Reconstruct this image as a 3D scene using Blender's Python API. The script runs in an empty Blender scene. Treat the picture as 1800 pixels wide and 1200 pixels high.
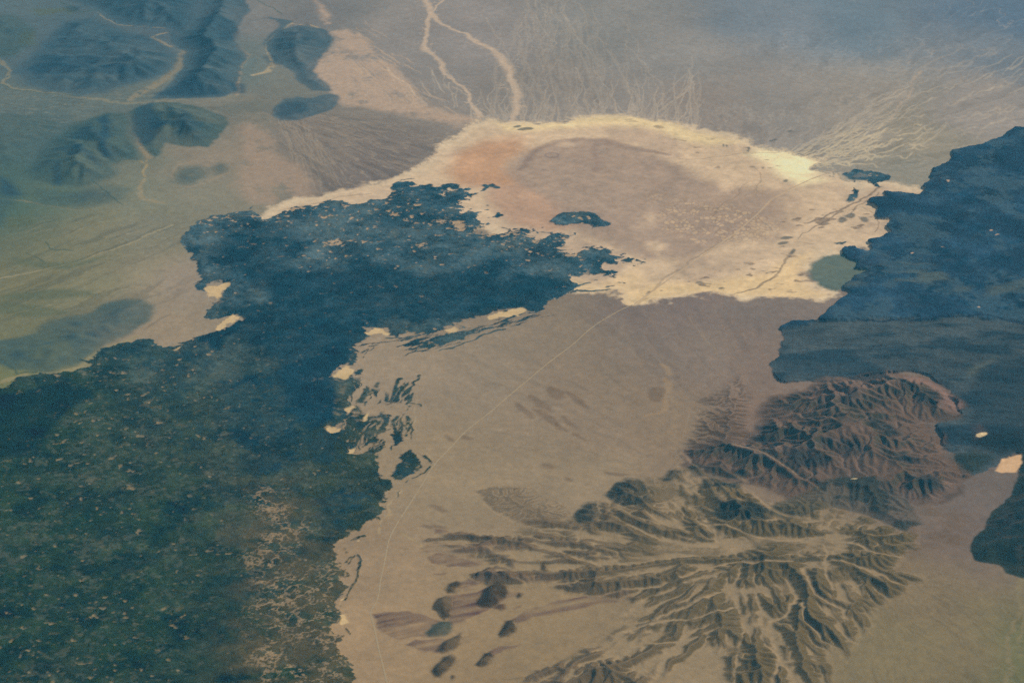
# Oblique air view of a desert basin: a pale dry lake between two dark lava fields, with
# eroded hills round it.  Everything is built in metres on one survey grid of the land
# (13 km wide, 16 km deep) that is cut into the ground, the lake bed, the lava and the hills.
import math
import numpy as np
try:
    import bpy
    from mathutils import Vector
except ImportError:          # the land can also be computed without Blender
    bpy = None

# ------------------------------------------------------------------ camera, world, sun
H = 10000.0                      # flying height
PITCH = math.radians(27.0)
HFOV = math.radians(23.0)
SUN_EL = math.radians(42.0)
SUN_AZ = (math.cos(math.radians(25)), math.sin(math.radians(25)))   # sun to the right, beyond the basin
if bpy:
    S = bpy.context.scene
    col = S.collection
    cd = bpy.data.cameras.new('camera')
    cam = bpy.data.objects.new('camera', cd)
    col.objects.link(cam)
    cd.sensor_width = 36.0
    cd.lens = 18.0 / math.tan(HFOV / 2)
    cd.clip_start = 10.0
    cd.clip_end = 300000.0
    cam.location = (0, 0, H)
    cam.rotation_euler = (math.pi / 2 - PITCH, 0, 0)
    S.camera = cam
    w = bpy.data.worlds.new('World')
    S.world = w
    w.use_nodes = True
    sky = w.node_tree.nodes.new('ShaderNodeTexSky')
    sky.sky_type = 'NISHITA'
    sky.sun_disc = False
    sky.sun_elevation = SUN_EL
    sky.sun_rotation = math.atan2(SUN_AZ[0], SUN_AZ[1])
    bg = w.node_tree.nodes['Background']
    bg.inputs[1].default_value = 0.10
    w.node_tree.links.new(sky.outputs[0], bg.inputs[0])
    sl = bpy.data.lights.new('sun', 'SUN')
    sl.energy = 3.2
    sl.angle = math.radians(0.5)
    sl.color = (1.0, 0.95, 0.87)
    sun = bpy.data.objects.new('sun', sl)
    col.objects.link(sun)
    ce = math.cos(SUN_EL)
    sun.rotation_euler = Vector((SUN_AZ[0] * ce, SUN_AZ[1] * ce, math.sin(SUN_EL))).to_track_quat('Z', 'Y').to_euler()
    S.view_settings.view_transform = 'Standard'
    S.view_settings.look = 'None'
    S.view_settings.exposure = 0.0
    S.view_settings.gamma = 1.0
    S.view_settings.use_curve_mapping = False
    S.cycles.max_bounces = 4
    S.cycles.volume_bounces = 0
    S.cycles.use_denoising = False     # the photograph has a fine grain too

# ------------------------------------------------------------------ survey grid
DX = 8.5
XS = np.arange(-7000, 7000.1, DX)
YS = np.arange(13900, 30150, DX)
NX, NY = len(XS), len(YS)
f4 = np.float32
XX, YY = np.meshgrid(XS.astype(f4), YS.astype(f4))
FPX = 900.0 / math.tan(HFOV / 2)

def G(px, py):
    """the ground point (z = 0) seen at a survey mark of the air photograph"""
    dx, dy = (px - 900) / FPX, (600 - py) / FPX
    c, s = math.cos(PITCH), math.sin(PITCH)
    t = -H / (dy * c - s)
    return dx * t, (c + dy * s) * t

def GP(pts):
    return np.array([G(*p) for p in pts])

def sstep(a, b, x):
    t = np.clip((x - a) / (b - a), 0, 1)
    return t * t * (3 - 2 * t)

# ---- noise
def _ax(vals, wl):
    t = (vals - vals[0]) / wl
    i = np.floor(t).astype(int)
    f = (t - i).astype(f4)
    w = [(1 - f) ** 3 / 6, (3 * f ** 3 - 6 * f ** 2 + 4) / 6, (-3 * f ** 3 + 3 * f ** 2 + 3 * f + 1) / 6, f ** 3 / 6]
    return i, w

def vnoise(wl, seed, wly=None, xs=None, ys=None):
    xs = XS if xs is None else xs
    ys = YS if ys is None else ys
    ix, wx = _ax(xs, wl)
    iy, wy = _ax(ys, wly or wl)
    L = np.random.default_rng(seed).standard_normal((iy[-1] + 4, ix[-1] + 4)).astype(f4)
    T = sum(wy[k][:, None] * L[iy + k] for k in range(4))
    return sum(wx[k][None, :] * T[:, ix + k] for k in range(4)) * f4(2.1)

def fbm(wl, n, seed, gain=0.55, **k):
    out, a, tot = 0, 1.0, 0
    for o in range(n):
        kk = dict(k)
        if kk.get('wly'):
            kk['wly'] = kk['wly'] / 2 ** o
        out = out + f4(a) * vnoise(wl / 2 ** o, seed * 31 + o, **kk)
        tot += a * a
        a *= gain
    return out / f4(math.sqrt(tot))

_T = np.random.default_rng(5).standard_normal((256, 256)).astype(f4)

def pn(u, v, seed=0):
    """smooth noise at any coordinates"""
    iu, iv = np.floor(u).astype(np.int32), np.floor(v).astype(np.int32)
    fu, fv = (u - iu).astype(f4), (v - iv).astype(f4)
    fu = fu * fu * (3 - 2 * fu)
    fv = fv * fv * (3 - 2 * fv)
    iu += seed * 37
    iv += seed * 91
    a, b = iu & 255, (iu + 1) & 255
    c, d = iv & 255, (iv + 1) & 255
    top = _T[a, c] * (1 - fu) + _T[b, c] * fu
    bot = _T[a, d] * (1 - fu) + _T[b, d] * fu
    return (top * (1 - fv) + bot * fv) * f4(1.4)

def pfbm(u, v, n, seed=0, gain=0.55):
    out, a, tot = 0, 1.0, 0
    for o in range(n):
        out = out + f4(a) * pn(u * 2 ** o, v * 2 ** o, seed + 7 * o)
        tot += a * a
        a *= gain
    return out / f4(math.sqrt(tot))

# ---- outlines and lines
def window(P, mar):
    x0, y0 = P.min(0) - mar
    x1, y1 = P.max(0) + mar
    i0, i1 = np.searchsorted(XS, [x0, x1])
    j0, j1 = np.searchsorted(YS, [y0, y1])
    return slice(max(j0 - 1, 0), min(j1 + 1, NY)), slice(max(i0 - 1, 0), min(i1 + 1, NX))

def bil(A, fx, fy):
    ny, nx = A.shape
    fx = np.clip(fx, 0, nx - 1.001)
    fy = np.clip(fy, 0, ny - 1.001)
    i, j = fx.astype(np.int32), fy.astype(np.int32)
    u, v = (fx - i).astype(f4), (fy - j).astype(f4)
    return (A[j, i] * (1 - u) + A[j, i + 1] * u) * (1 - v) + (A[j + 1, i] * (1 - u) + A[j + 1, i + 1] * u) * v

def dist_edges(P, X, Y, closed):
    n = len(P)
    d2 = np.full(X.shape, 1e12, f4)
    tt = np.zeros(X.shape, f4)
    ins = np.zeros(X.shape, bool)
    for k in range(n if closed else n - 1):
        (ax, ay), (bx, by) = P[k], P[(k + 1) % n]
        ex, ey = bx - ax, by - ay
        q = np.clip(((X - ax) * ex + (Y - ay) * ey) / (ex * ex + ey * ey + 1e-9), 0, 1)
        dd = (X - ax - q * ex) ** 2 + (Y - ay - q * ey) ** 2
        m = dd < d2
        d2 = np.where(m, dd, d2)
        if closed:
            c = (ay > Y) != (by > Y)
            ins ^= c & (X < (bx - ax) * (Y - ay) / (by - ay if by != ay else 1e-9) + ax)
        else:
            tt = np.where(m, k + q, tt)
    return np.sqrt(d2), (ins if closed else tt)

def _field(P, mar, closed, warp):
    sy, sx = window(P, mar)
    out = np.full((NY, NX), -float(mar) if closed else float(mar), f4)
    tpar = None if closed else np.zeros((NY, NX), f4)
    nj, ni = sy.stop - sy.start, sx.stop - sx.start
    if nj < 3 or ni < 3:
        return out, tpar
    st = max(1, min(6, int(math.sqrt(nj * ni * len(P) / 6e6))))
    cx = XS[sx][0] + np.arange(0, ni + st, st) * DX
    cy = YS[sy][0] + np.arange(0, nj + st, st) * DX
    X, Y = np.meshgrid(cx, cy)
    d, aux = dist_edges(P, X, Y, closed)
    C = (np.where(aux, d, -d) if closed else d).astype(f4)
    fx = (np.arange(ni, dtype=f4) / st)[None, :] * np.ones((nj, 1), f4)
    fy = (np.arange(nj, dtype=f4) / st)[:, None] * np.ones((1, ni), f4)
    if warp is not None:
        fx = fx + warp[0][sy, sx] / f4(DX * st)
        fy = fy + warp[1][sy, sx] / f4(DX * st)
    v = bil(C, fx, fy)
    out[sy, sx] = np.maximum(v, -mar) if closed else np.minimum(v, mar)
    if not closed:
        tpar[sy, sx] = bil(aux.astype(f4), fx, fy)
    return out, tpar

def inside(pts, warp=None, mar=250):
    """signed distance in metres to an outline, positive inside"""
    return _field(GP(pts), mar, True, warp)[0]

def line(pts, w, warp=None, soft=0.5):
    """0..1 coverage of a strip along a line; w = half width in metres (one number or one per point)"""
    W = np.full(len(pts), w, float) if np.isscalar(w) else np.array(w, float)
    d, t = _field(GP(pts), W.max() * (1 + soft) + 60, False, warp)
    ww = np.interp(t.ravel(), np.arange(len(W)), W).astype(f4).reshape(t.shape)
    return 1 - sstep(ww * (1 - soft), ww * (1 + soft), d)

def draw(cov, pts, w, a=1.0, soft=.95):
    """one thin stroke into a coverage map; w half width in metres, one or per point"""
    P = GP(pts)
    W = np.full(len(P), w, float) if np.isscalar(w) else np.array(w, float)
    sy, sx = window(P, W.max() * 2 + DX)
    if sy.stop - sy.start < 2 or sx.stop - sx.start < 2:
        return
    X, Y = XX[sy, sx] + WC[0][sy, sx] * f4(.5), YY[sy, sx] + WC[1][sy, sx] * f4(.5)
    d, t = dist_edges(P, X, Y, False)
    ww = np.interp(t.ravel(), np.arange(len(W)), W).reshape(t.shape)
    v = (a * np.minimum(1, ww / 7) * (1 - sstep(np.maximum(ww, 6) * (1 - soft), np.maximum(ww, 6) * (1 + soft), d))).astype(f4)
    cov[sy, sx] = np.maximum(cov[sy, sx], v)

WA = (fbm(420, 6, 1, .6) * f4(38), fbm(420, 6, 2, .6) * f4(38))       # ragged lava edges
WD = (WA[0] * f4(.7) + fbm(120, 4, 7, .7) * f4(17), WA[1] * f4(.7) + fbm(120, 4, 8, .7) * f4(17))
WB = (fbm(700, 4, 3, .5) * f4(55), fbm(700, 4, 4, .5) * f4(55))       # soft natural edges
WC = (fbm(260, 5, 5, .6) * f4(20), fbm(260, 5, 6, .6) * f4(20))       # small wobble
N1 = fbm(60, 3, 11, .7)
N2 = fbm(240, 4, 12)
N3 = fbm(1300, 5, 13)

alb = np.zeros((3, NY, NX), f4)
hgt = np.zeros((NY, NX), f4)
lab = np.zeros((NY, NX), np.uint8)

def paint(c, m):
    for k in range(3):
        alb[k] += (f4(c[k]) - alb[k]) * m

def tone(f):
    for k in range(3):
        alb[k] *= f

# ------------------------------------------------------------------ the desert floor
BASE = [  # survey mark, ground colour there with far blue haze and window tint painted in
    (20, 60, (0.0982, 0.1307, 0.1231)), (20, 185, (0.1281, 0.1522, 0.1173)), (200, 190, (0.1281, 0.1482, 0.1132)), (60, 250, (0.0936, 0.1297, 0.1104)), (10, 300, (0.0754, 0.123, 0.084)), (120, 345, (0.1171, 0.1584, 0.089)), (110, 60, (0.0884, 0.1231, 0.1231)), (420, 120, (0.1309, 0.1595, 0.1288)), (480, 150, (0.1827, 0.1768, 0.1251)), (330, 20, (0.0792, 0.1113, 0.1222)), (520, 20, (0.1754, 0.1623, 0.1356)), (60, 480, (0.2053, 0.1852, 0.0776)), (40, 420, (0.1562, 0.1594, 0.0725)),
    (30, 370, (0.0799, 0.1278, 0.0748)), (180, 420, (0.2245, 0.2066, 0.0985)), (30, 530, (0.1765, 0.169, 0.0684)), (150, 500, (0.2286, 0.2074, 0.0965)),
    (250, 480, (0.2887, 0.2449, 0.1321)), (320, 500, (0.3267, 0.2599, 0.1677)), (300, 570, (0.3171, 0.2408, 0.134)), (20, 650, (0.1767, 0.1788, 0.0551)),
    (280, 390, (0.2365, 0.2201, 0.1302)), (370, 330, (0.2283, 0.2101, 0.129)), (390, 280, (0.2883, 0.2284, 0.141)), (230, 300, (0.176, 0.1787, 0.1116)), (270, 345, (0.1902, 0.1923, 0.1126)),
    (430, 200, (0.2123, 0.1906, 0.1262)), (560, 250, (0.2362, 0.1867, 0.1273)), (620, 290, (0.1974, 0.1536, 0.1113)), (470, 20, (0.2197, 0.2067, 0.1687)),
    (700, 80, (0.2879, 0.2563, 0.2051)), (950, 150, (0.288, 0.2468, 0.1857)), (850, 60, (0.2971, 0.2612, 0.21)), (1050, 50, (0.2787, 0.2612, 0.2099)), (1200, 100, (0.2879, 0.2668, 0.2159)),
    (1350, 30, (0.212, 0.2406, 0.248)), (1500, 40, (0.1619, 0.2069, 0.2259)), (1750, 40, (0.1084, 0.1542, 0.1993)), (1750, 95, (0.1826, 0.2075, 0.2158)), (1750, 180, (0.336, 0.294, 0.2276)), (1600, 250, (0.3165, 0.2732, 0.1727)),
    (1600, 300, (0.2573, 0.2383, 0.1642)), (1500, 200, (0.3461, 0.2996, 0.2172)), (1350, 180, (0.3068, 0.2727, 0.2117)), (1250, 180, (0.2973, 0.247, 0.1813)),
    (700, 600, (0.3319, 0.2509, 0.143)), (850, 640, (0.2983, 0.2273, 0.1312)), (1000, 590, (0.2844, 0.213, 0.1221)), (1200, 600, (0.2494, 0.1866, 0.1223)), (1200, 550, (0.2208, 0.1611, 0.1172)),
    (1350, 560, (0.2169, 0.1653, 0.1174)), (1300, 640, (0.221, 0.1544, 0.0998)), (1050, 700, (0.2892, 0.2096, 0.1165)), (1000, 850, (0.3177, 0.234, 0.1197)),
    (800, 850, (0.3374, 0.2482, 0.1236)), (650, 1000, (0.3377, 0.2354, 0.1153)), (640, 1150, (0.4123, 0.2801, 0.1296)), (800, 1150, (0.338, 0.2323, 0.1006)),
    (950, 1120, (0.3135, 0.2185, 0.0931)), (1150, 760, (0.2669, 0.1885, 0.0989)), (1300, 720, (0.2134, 0.1403, 0.0836)), (1700, 1100, (0.2142, 0.1567, 0.0669)), (1600, 1180, (0.2067, 0.1577, 0.0629)),
    (1780, 1150, (0.145, 0.1426, 0.0452)), (1680, 950, (0.1773, 0.1221, 0.0791)), (1690, 870, (0.1703, 0.1279, 0.0907)), (1650, 1050, (0.2141, 0.1485, 0.0657)), (1100, 1000, (0.2807, 0.1998, 0.0903)),
]
CX, CY = np.meshgrid(np.arange(NX // 16 + 2) * DX * 16 + XS[0], np.arange(NY // 16 + 2) * DX * 16 + YS[0])
wsum, csum = 0, [0, 0, 0]
for px, py, c in BASE:
    gx, gy = G(px, py)
    r2 = (CX - gx) ** 2 + ((CY - gy) * .55) ** 2
    ww = 1 / (r2 + 250.0 ** 2) ** 2
    wsum = wsum + ww
    for k in range(3):
        csum[k] = csum[k] + ww * c[k]
FX = (np.arange(NX, dtype=f4) / 16)[None, :] * np.ones((NY, 1), f4)
FY = (np.arange(NY, dtype=f4) / 16)[:, None] * np.ones((1, NX), f4)
for k in range(3):
    alb[k] = bil((csum[k] / wsum).astype(f4), FX + WB[0] / f4(DX * 8), FY + WB[1] / f4(DX * 8))
tone(1 + f4(.05) * N3 + f4(.025) * N2 + f4(.012) * N1)
hgt += 6 + np.clip(fbm(1800, 3, 21), -2, 2) * 2 + N2 * f4(.5) + N1 * f4(.35)

SAND = (0.5314, 0.4127, 0.2663)
SANDN = (0.3897, 0.2732, 0.1405)
CREAM = (0.7481, 0.5892, 0.3144)

# streaks of run-off on the gentle slopes: darker pavement between paler rills
def rill(region, ctr, nang, nrad, lo, hi, cpale, amount, seed, dark=None):
    """braided pale rills that spread from ctr, inside a soft region mask"""
    gx, gy = G(*ctr)
    j, i = np.where(region > .02)
    if not len(j):
        return
    x = XX[j, i] + WC[0][j, i] - f4(gx)
    y = YY[j, i] + WC[1][j, i] - f4(gy)
    th, r = np.arctan2(y, x) * f4(nang), np.log(np.hypot(x, y) + 60) * f4(nrad)
    n = pfbm(th, r, 3, seed)
    m = sstep(lo, hi, 1 - np.abs(n)) * region[j, i] * f4(amount)
    for k in range(3):
        a = alb[k][j, i]
        a = a + (f4(cpale[k]) - a) * m
        if dark is not None:
            md = sstep(.5, 1.5, n) * region[j, i] * f4(dark)
            a = a * (1 - md)
        alb[k][j, i] = a

def soft(pts, w, warp=WB):
    sd = inside(pts, warp, mar=w * 2 + 50)
    return sstep(-w, w, sd)

# north: braided washes that reach the lake, and the streaked slope in the north-east
DELTA = soft([(880, 60), (960, 0), (1080, -30), (1150, 40), (1230, 110), (1235, 190), (1215, 222), (1100, 212), (950, 215), (850, 215), (900, 160)], 180)
RNG = np.random.default_rng(42)
def wander(x, y, tx, ty, n, jit):
    """a crooked line of survey marks from one place to another"""
    u = np.linspace(0, 1, n)
    ox, oy = np.cumsum(RNG.normal(0, 1, n)), np.cumsum(RNG.normal(0, 1, n))
    ox, oy = ox - ox[0] - u * (ox[-1] - ox[0]), oy - oy[0] - u * (oy[-1] - oy[0])
    return [(x + (tx - x) * a + jit * b, y + (ty - y) * a + jit * .55 * c) for a, b, c in zip(u, ox, oy)]
def shore(x):
    return float(np.interp(x, [840, 870, 950, 1040, 1080, 1140, 1200, 1240, 1300, 1400], [221, 213, 217, 209, 207, 210, 220, 232, 246, 272]))
cov = np.zeros((NY, NX), f4)
for k in range(30):          # broad faint washes under the thin ones
    x0, y0 = 1000 + RNG.normal(0, 60), RNG.uniform(-10, 110)
    x1 = x0 + RNG.normal(10, 34)
    if shore(x1) > y0 + 40 and 850 < x1 < 1240:
        draw(cov, wander(x0, y0, x1, shore(x1) - RNG.uniform(0, 50), 9, 3.0), RNG.uniform(8, 26, 9), RNG.uniform(.12, .3), 1.0)
for k in range(70):          # braided wash that fans out over the northern slope
    y0 = RNG.uniform(-20, 120)
    x0 = 960 + RNG.normal(0, 30) + max(0, y0) * RNG.uniform(-.3, 1.4)
    y1 = y0 + RNG.uniform(25, 90)
    x1 = x0 + (x0 - 950) * .25 + RNG.normal(0, 26)
    if x1 < 1240 and y1 < shore(x1):
        n = 9
        draw(cov, wander(x0, y0, x1, y1, n, 4.0), RNG.uniform(3, 8, n), RNG.uniform(.15, .6))
for k in range(46):          # wash toes: bundles that spread where the slope meets the lake
    xb = RNG.uniform(842, 1225)
    yb = shore(xb)
    hgt_ = RNG.uniform(10, 46)
    xt = xb + RNG.normal(0, 8)
    for q in range(RNG.integers(3, 7)):
        xe = xb + RNG.normal(0, 9)
        draw(cov, wander(xt, yb - hgt_, xe, shore(xe) - 1, 6, 1.6), np.linspace(4, 9, 6), RNG.uniform(.25, .8))
    draw(cov, wander(xt, yb - hgt_, xt + RNG.normal(0, 14), yb - hgt_ - RNG.uniform(20, 60), 7, 2.5), np.linspace(7, 2, 7), .7)
for k in range(15):          # the bright wash mouth at the north-east corner
    xe = RNG.uniform(1120, 1235)
    draw(cov, wander(1222 + RNG.normal(0, 5), 130 + RNG.normal(0, 14), xe, shore(xe) - 2, 8, 2.6), RNG.uniform(4, 9, 8), RNG.uniform(.3, .75))
for k in range(40):          # ragged feathered edge of the western sand sheet and of the two big washes
    c = [(700, 130), (730, 160), (770, 120), (795, 150), (900, 140), (905, 185), (835, 185), (660, 150)][k % 8]
    x0, y0 = c[0] + RNG.normal(0, 10), c[1] + RNG.normal(0, 8)
    draw(cov, wander(x0, y0, x0 + RNG.uniform(-8, 34), y0 + RNG.uniform(14, 46), 7, 1.8), RNG.uniform(3, 9, 7), RNG.uniform(.4, .9))
paint((0.5988, 0.5008, 0.3264), cov * f4(.6))
NORTH = soft([(1150, -20), (1950, -40), (1950, 130), (1700, 190), (1300, 240), (1220, 160)], 250)
rill(NORTH * sstep(-.3, 1.2, N3), (1330, 320), 30, 9, .88, 1.0, (0.3667, 0.3447, 0.2895), .5, 6, .10)
NE = soft([(1230, 190), (1400, 170), (1600, 90), (1950, 80), (1950, 190), (1780, 228), (1660, 285), (1630, 330), (1560, 320), (1480, 315), (1400, 290), (1270, 240)], 200)
rill(NE, (1300, 345), 22, 6, .60, 1.05, (0.4332, 0.3813, 0.2784), .35, 7, .10)
cov, cdk = np.zeros((NY, NX), f4), np.zeros((NY, NX), f4)
def fanray(r, t):            # along the bent run-off lines that spread from the lake's north-east corner
    return 1345 + r * 1.0 + t * r * .10, 302 - r * (.27 + .30 * t) - 1.5e-4 * r * r * (t - .3) - 10 * t
for k in range(520):
    t = RNG.uniform(-.5, 1.1)
    r0 = RNG.uniform(20, 420) if k % 2 else RNG.uniform(20, 190)
    L_ = RNG.uniform(10, 46) * (.6 + r0 / 300)
    n = 7
    wv = np.cumsum(RNG.normal(0, .03 + 1.2 / (r0 + 40), n))
    pts = [fanray(r0 + L_ * q / (n - 1), t + wv[q]) for q in range(n)]
    near = max(0., 1 - r0 / 330)
    if k % 4 == 3:
        draw(cdk, pts, np.sin(np.linspace(.2, 2.9, n)) * (10 + 8 * near), .25 + .45 * near)
    else:
        draw(cov, pts, np.sin(np.linspace(.15, 3.0, n)) * RNG.uniform(6, 11) * (1 + 1.0 * (1 - near) * min(1., max(0., 1.1 - t))), RNG.uniform(.25, .75) + .25 * near)
ns = np.maximum(NE, NEAR := soft([(1340, 262), (1400, 262), (1500, 215), (1640, 215), (1600, 300), (1560, 325), (1480, 318), (1400, 295)], 160))
paint((0.2125, 0.1826, 0.1192), cdk * ns * f4(.8))
paint((0.5715, 0.4934, 0.3267), cov * ns * f4(.55))
paint((0.7482, 0.6203, 0.3268), cov * NEAR * f4(.5))
cov = np.zeros((NY, NX), f4)
for k in range(90):          # rills of the western slope
    a0 = RNG.uniform(.02, .62)
    r0 = RNG.uniform(30, 250)
    L_ = RNG.uniform(25, 90)
    wv = np.cumsum(RNG.normal(0, .012, 7))
    pts = [(478 + (r0 + L_ * q / 6) * math.cos(a0 + wv[q]), 195 + (r0 + L_ * q / 6) * math.sin(a0 + wv[q]) * .75) for q in range(7)]
    draw(cov, pts, RNG.uniform(3, 8), RNG.uniform(.2, .6))
for k in range(26):
    x0 = RNG.uniform(490, 560)
    draw(cov, wander(x0, 215 + (x0 - 490) * .4 + RNG.normal(0, 8), x0 + RNG.uniform(20, 70), 300 + RNG.uniform(-30, 40), 9, 2.2), RNG.uniform(3, 9, 9), RNG.uniform(.4, .8))
paint((0.3883, 0.311, 0.1923), cov * (1 - sstep(-20, 20, inside([(560, 345), (640, 335), (700, 318), (760, 285), (800, 250), (900, 330), (700, 420)], None))) * f4(.7))
WESTF = soft([(430, 200), (560, 190), (700, 200), (780, 245), (740, 290), (640, 330), (560, 340), (500, 270)], 160)
rill(WESTF, (380, 160), 40, 6, .72, 1.0, (0.3362, 0.2681, 0.1729), .6, 10, .16)
UPW = soft([(0, 140), (230, 170), (420, 175), (470, 240), (380, 280), (250, 180), (0, 260)], 200)
rill(UPW, (-300, 190), 60, 8, .74, 1.0, (0.2657, 0.2373, 0.1394), .5, 12, .12)
BASIN = soft([(20, 380), (330, 390), (330, 560), (250, 610), (0, 560)], 200)
rill(BASIN, (900, 150), 60, 5, .76, 1.0, (0.2886, 0.2544, 0.1313), .35, 13, .20)
SOUTH = soft([(760, 560), (1100, 530), (1380, 560), (1330, 700), (1200, 800), (1000, 850), (740, 900), (640, 1100), (760, 760)], 250)
rill(SOUTH, (1420, 900), 46, 5, .80, 1.0, (0.3174, 0.2326, 0.1284), .30, 14, .07)
SER = soft([(1560, 1080), (1640, 1000), (1700, 1010), (1800, 1030), (1950, 1100), (1950, 1260), (1450, 1260)], 160)
rill(SER, (1440, 900), 120, 6, .80, 1.0, (0.29, 0.2183, 0.1065), .35, 15, .12)

# pale sand sheets and washes
m = soft([(530, -10), (562, 20), (595, 45), (642, 80), (690, 113), (722, 145), (748, 180), (795, 202), (850, 215), (800, 230), (700, 197), (640, 182), (588, 180), (586, 150), (556, 122), (582, 70), (560, 40)], 70)
paint((0.5184, 0.381, 0.2378), m * f4(.74) * sstep(-1.7, .7, fbm(240, 5, 99, .7) + m * f4(.6)))
m = soft([(415, 225), (440, 215), (472, 250), (490, 275), (522, 290), (545, 322), (548, 342), (480, 360), (440, 356), (414, 330), (432, 290)], 110, WA)
paint((0.3884, 0.2789, 0.1689), m * f4(.7) * sstep(-1.7, .5, fbm(170, 5, 98, .7) + m))
for pts, w in [
    ([(742, -10), (752, 12), (757, 25), (750, 60), (748, 90), (760, 100), (775, 115), (782, 132), (800, 145), (820, 160), (832, 185), (845, 205)], [45, 50, 45, 45, 60, 40, 40, 40, 35, 30, 35, 45]),
    ([(757, 22), (770, 35), (788, 47), (810, 56), (828, 62), (846, 78), (868, 92), (885, 108), (898, 128), (905, 155), (908, 185), (900, 212)], [45, 40, 35, 35, 40, 50, 65, 95, 85, 70, 55, 45]),
    ([(783, -4), (768, 8), (760, 20)], [20, 22, 25]),
    ([(680, 118), (700, 140), (722, 155), (740, 178), (752, 186)], [18, 25, 25, 22, 18]),
]:
    m = line(pts, np.array(w) * .62, WC, .8)
    paint((0.5712, 0.4455, 0.2835), m * f4(.8))
    m2 = line(pts, np.array(w) * 1.9, WA, .5) * sstep(.86, 1.0, 1 - np.abs(fbm(150, 3, 33)))
    paint(SAND, m2 * f4(.7))
for pts, w, c in [
    ([(325, 88), (318, 108), (300, 130), (270, 152), (238, 176)], [28, 45, 40, 45, 40], (0.288, 0.2366, 0.1247)),
    ([(165, 22), (208, 44), (298, 49), (302, 56), (266, 68), (308, 84)], [10, 14, 16, 16, 20, 26], (0.3358, 0.277, 0.1503)),
    ([(-10, 100), (20, 125), (8, 145), (30, 156), (70, 163), (150, 170), (230, 182), (300, 178), (360, 172), (425, 171)], [20, 20, 24, 20, 18, 18, 30, 26, 22, 20], (0.2527, 0.2272, 0.1253)),
    ([(412, 78), (430, 98), (426, 130), (420, 168)], [24, 28, 24, 20], (0.3359, 0.267, 0.1515)),
    ([(510, 44), (490, 56), (472, 74), (464, 92), (484, 116), (470, 126), (448, 130)], [26, 16, 10, 14, 26, 34, 30], (0.4564, 0.3625, 0.1798)),
    ([(510, 44), (560, 52), (545, 46)], [10, 14, 8], (0.5711, 0.4256, 0.2099)),
    ([(236, 200), (246, 232), (256, 268), (264, 280)], [16, 30, 40, 30], (0.2975, 0.2281, 0.1104)),
    ([(262, 284), (256, 305), (250, 330), (258, 352), (290, 362)], [14, 14, 26, 30, 20], (0.3166, 0.2585, 0.129)),
    ([(200, 283), (248, 284), (260, 290), (252, 315), (240, 318)], [8, 10, 10, 8, 8], (0.3362, 0.2684, 0.1113)),
    ([(300, 325), (302, 305), (316, 292), (350, 280), (385, 285), (404, 292), (398, 306), (370, 318), (340, 330), (310, 332)], 14, (0.3166, 0.2532, 0.1461)),
    ([(0, 350), (150, 372), (280, 372), (330, 380)], [12, 16, 16, 14], (0.205, 0.1926, 0.0973)),
    ([(-10, 492), (60, 475), (140, 462), (200, 438), (250, 418), (300, 398)], [14, 14, 12, 14, 16, 16], (0.3366, 0.2906, 0.1488)),
    ([(-10, 672), (40, 658), (100, 652), (140, 642), (175, 620), (210, 603), (240, 592)], [30, 30, 26, 34, 34, 26, 18], (0.3173, 0.2612, 0.1076)),
    ([(1165, 640), (1178, 665), (1182, 690), (1172, 720), (1140, 733)], [20, 24, 22, 26, 16], (0.3371, 0.2325, 0.1124)),
    ([(1190, 690), (1190, 740), (1184, 780), (1195, 815), (1190, 835), (1155, 845)], [20, 20, 20, 26, 30, 20], (0.2893, 0.2061, 0.1068)),
    ([(680, 610), (668, 640), (650, 660)], 10, (0.3173, 0.2414, 0.1269)),
    ([(712, 705), (716, 690), (704, 672), (708, 660)], 7, (0.3678, 0.2818, 0.1533)),
    ([(738, 690), (732, 735), (728, 760)], 7, (0.3679, 0.282, 0.1453)),
    ([(740, 830), (758, 812), (752, 795), (735, 785)], 8, (0.3895, 0.2931, 0.1387)),
    ([(705, 860), (690, 885), (684, 908), (668, 918), (655, 935)], 8, (0.4174, 0.3148, 0.1485)),
    ([(700, 935), (742, 962), (762, 990), (800, 1000)], 8, (0.3684, 0.2737, 0.1182)),
    ([(1620, 128), (1608, 150), (1600, 165), (1575, 195), (1565, 212)], [24, 16, 14, 16, 18], (0.4447, 0.3628, 0.2439)),
    ([(1790, 1015), (1778, 1040), (1786, 1070), (1776, 1110), (1772, 1160), (1760, 1210)], [22, 18, 20, 18, 20, 22], (0.2547, 0.2009, 0.086)),
    ([(1797, 1030), (1790, 1060), (1800, 1100), (1795, 1150)], [14, 12, 14, 12], (0.238, 0.1925, 0.0794)),
]:
    paint(c, line(pts, w, WC, .7) * f4(.75) * sstep(-2.2, -.2, N1))
cov, cdk = np.zeros((NY, NX), f4), np.zeros((NY, NX), f4)
for k in range(110):
    u, v = RNG.uniform(.15, 1), RNG.beta(2.2, 1.2)
    x0 = 575 + 210 * u + (v - .5) * 60 * (1.2 - u)
    y0 = 60 + 142 * u - (v - .5) * 110 * (1.15 - u)
    L_ = RNG.uniform(14, 50)
    draw(cdk if k % 2 else cov, wander(x0, y0, x0 + L_ * .8, y0 + L_ * (.45 + .35 * (1 - v)), 8, 1.6), np.sin(np.linspace(.2, 3, 8)) * RNG.uniform(5, 15), RNG.uniform(.3, .9))
paint((0.2972, 0.2516, 0.1904), cdk * f4(.8))
paint((0.5313, 0.3935, 0.2324), cov * f4(.7))
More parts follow.
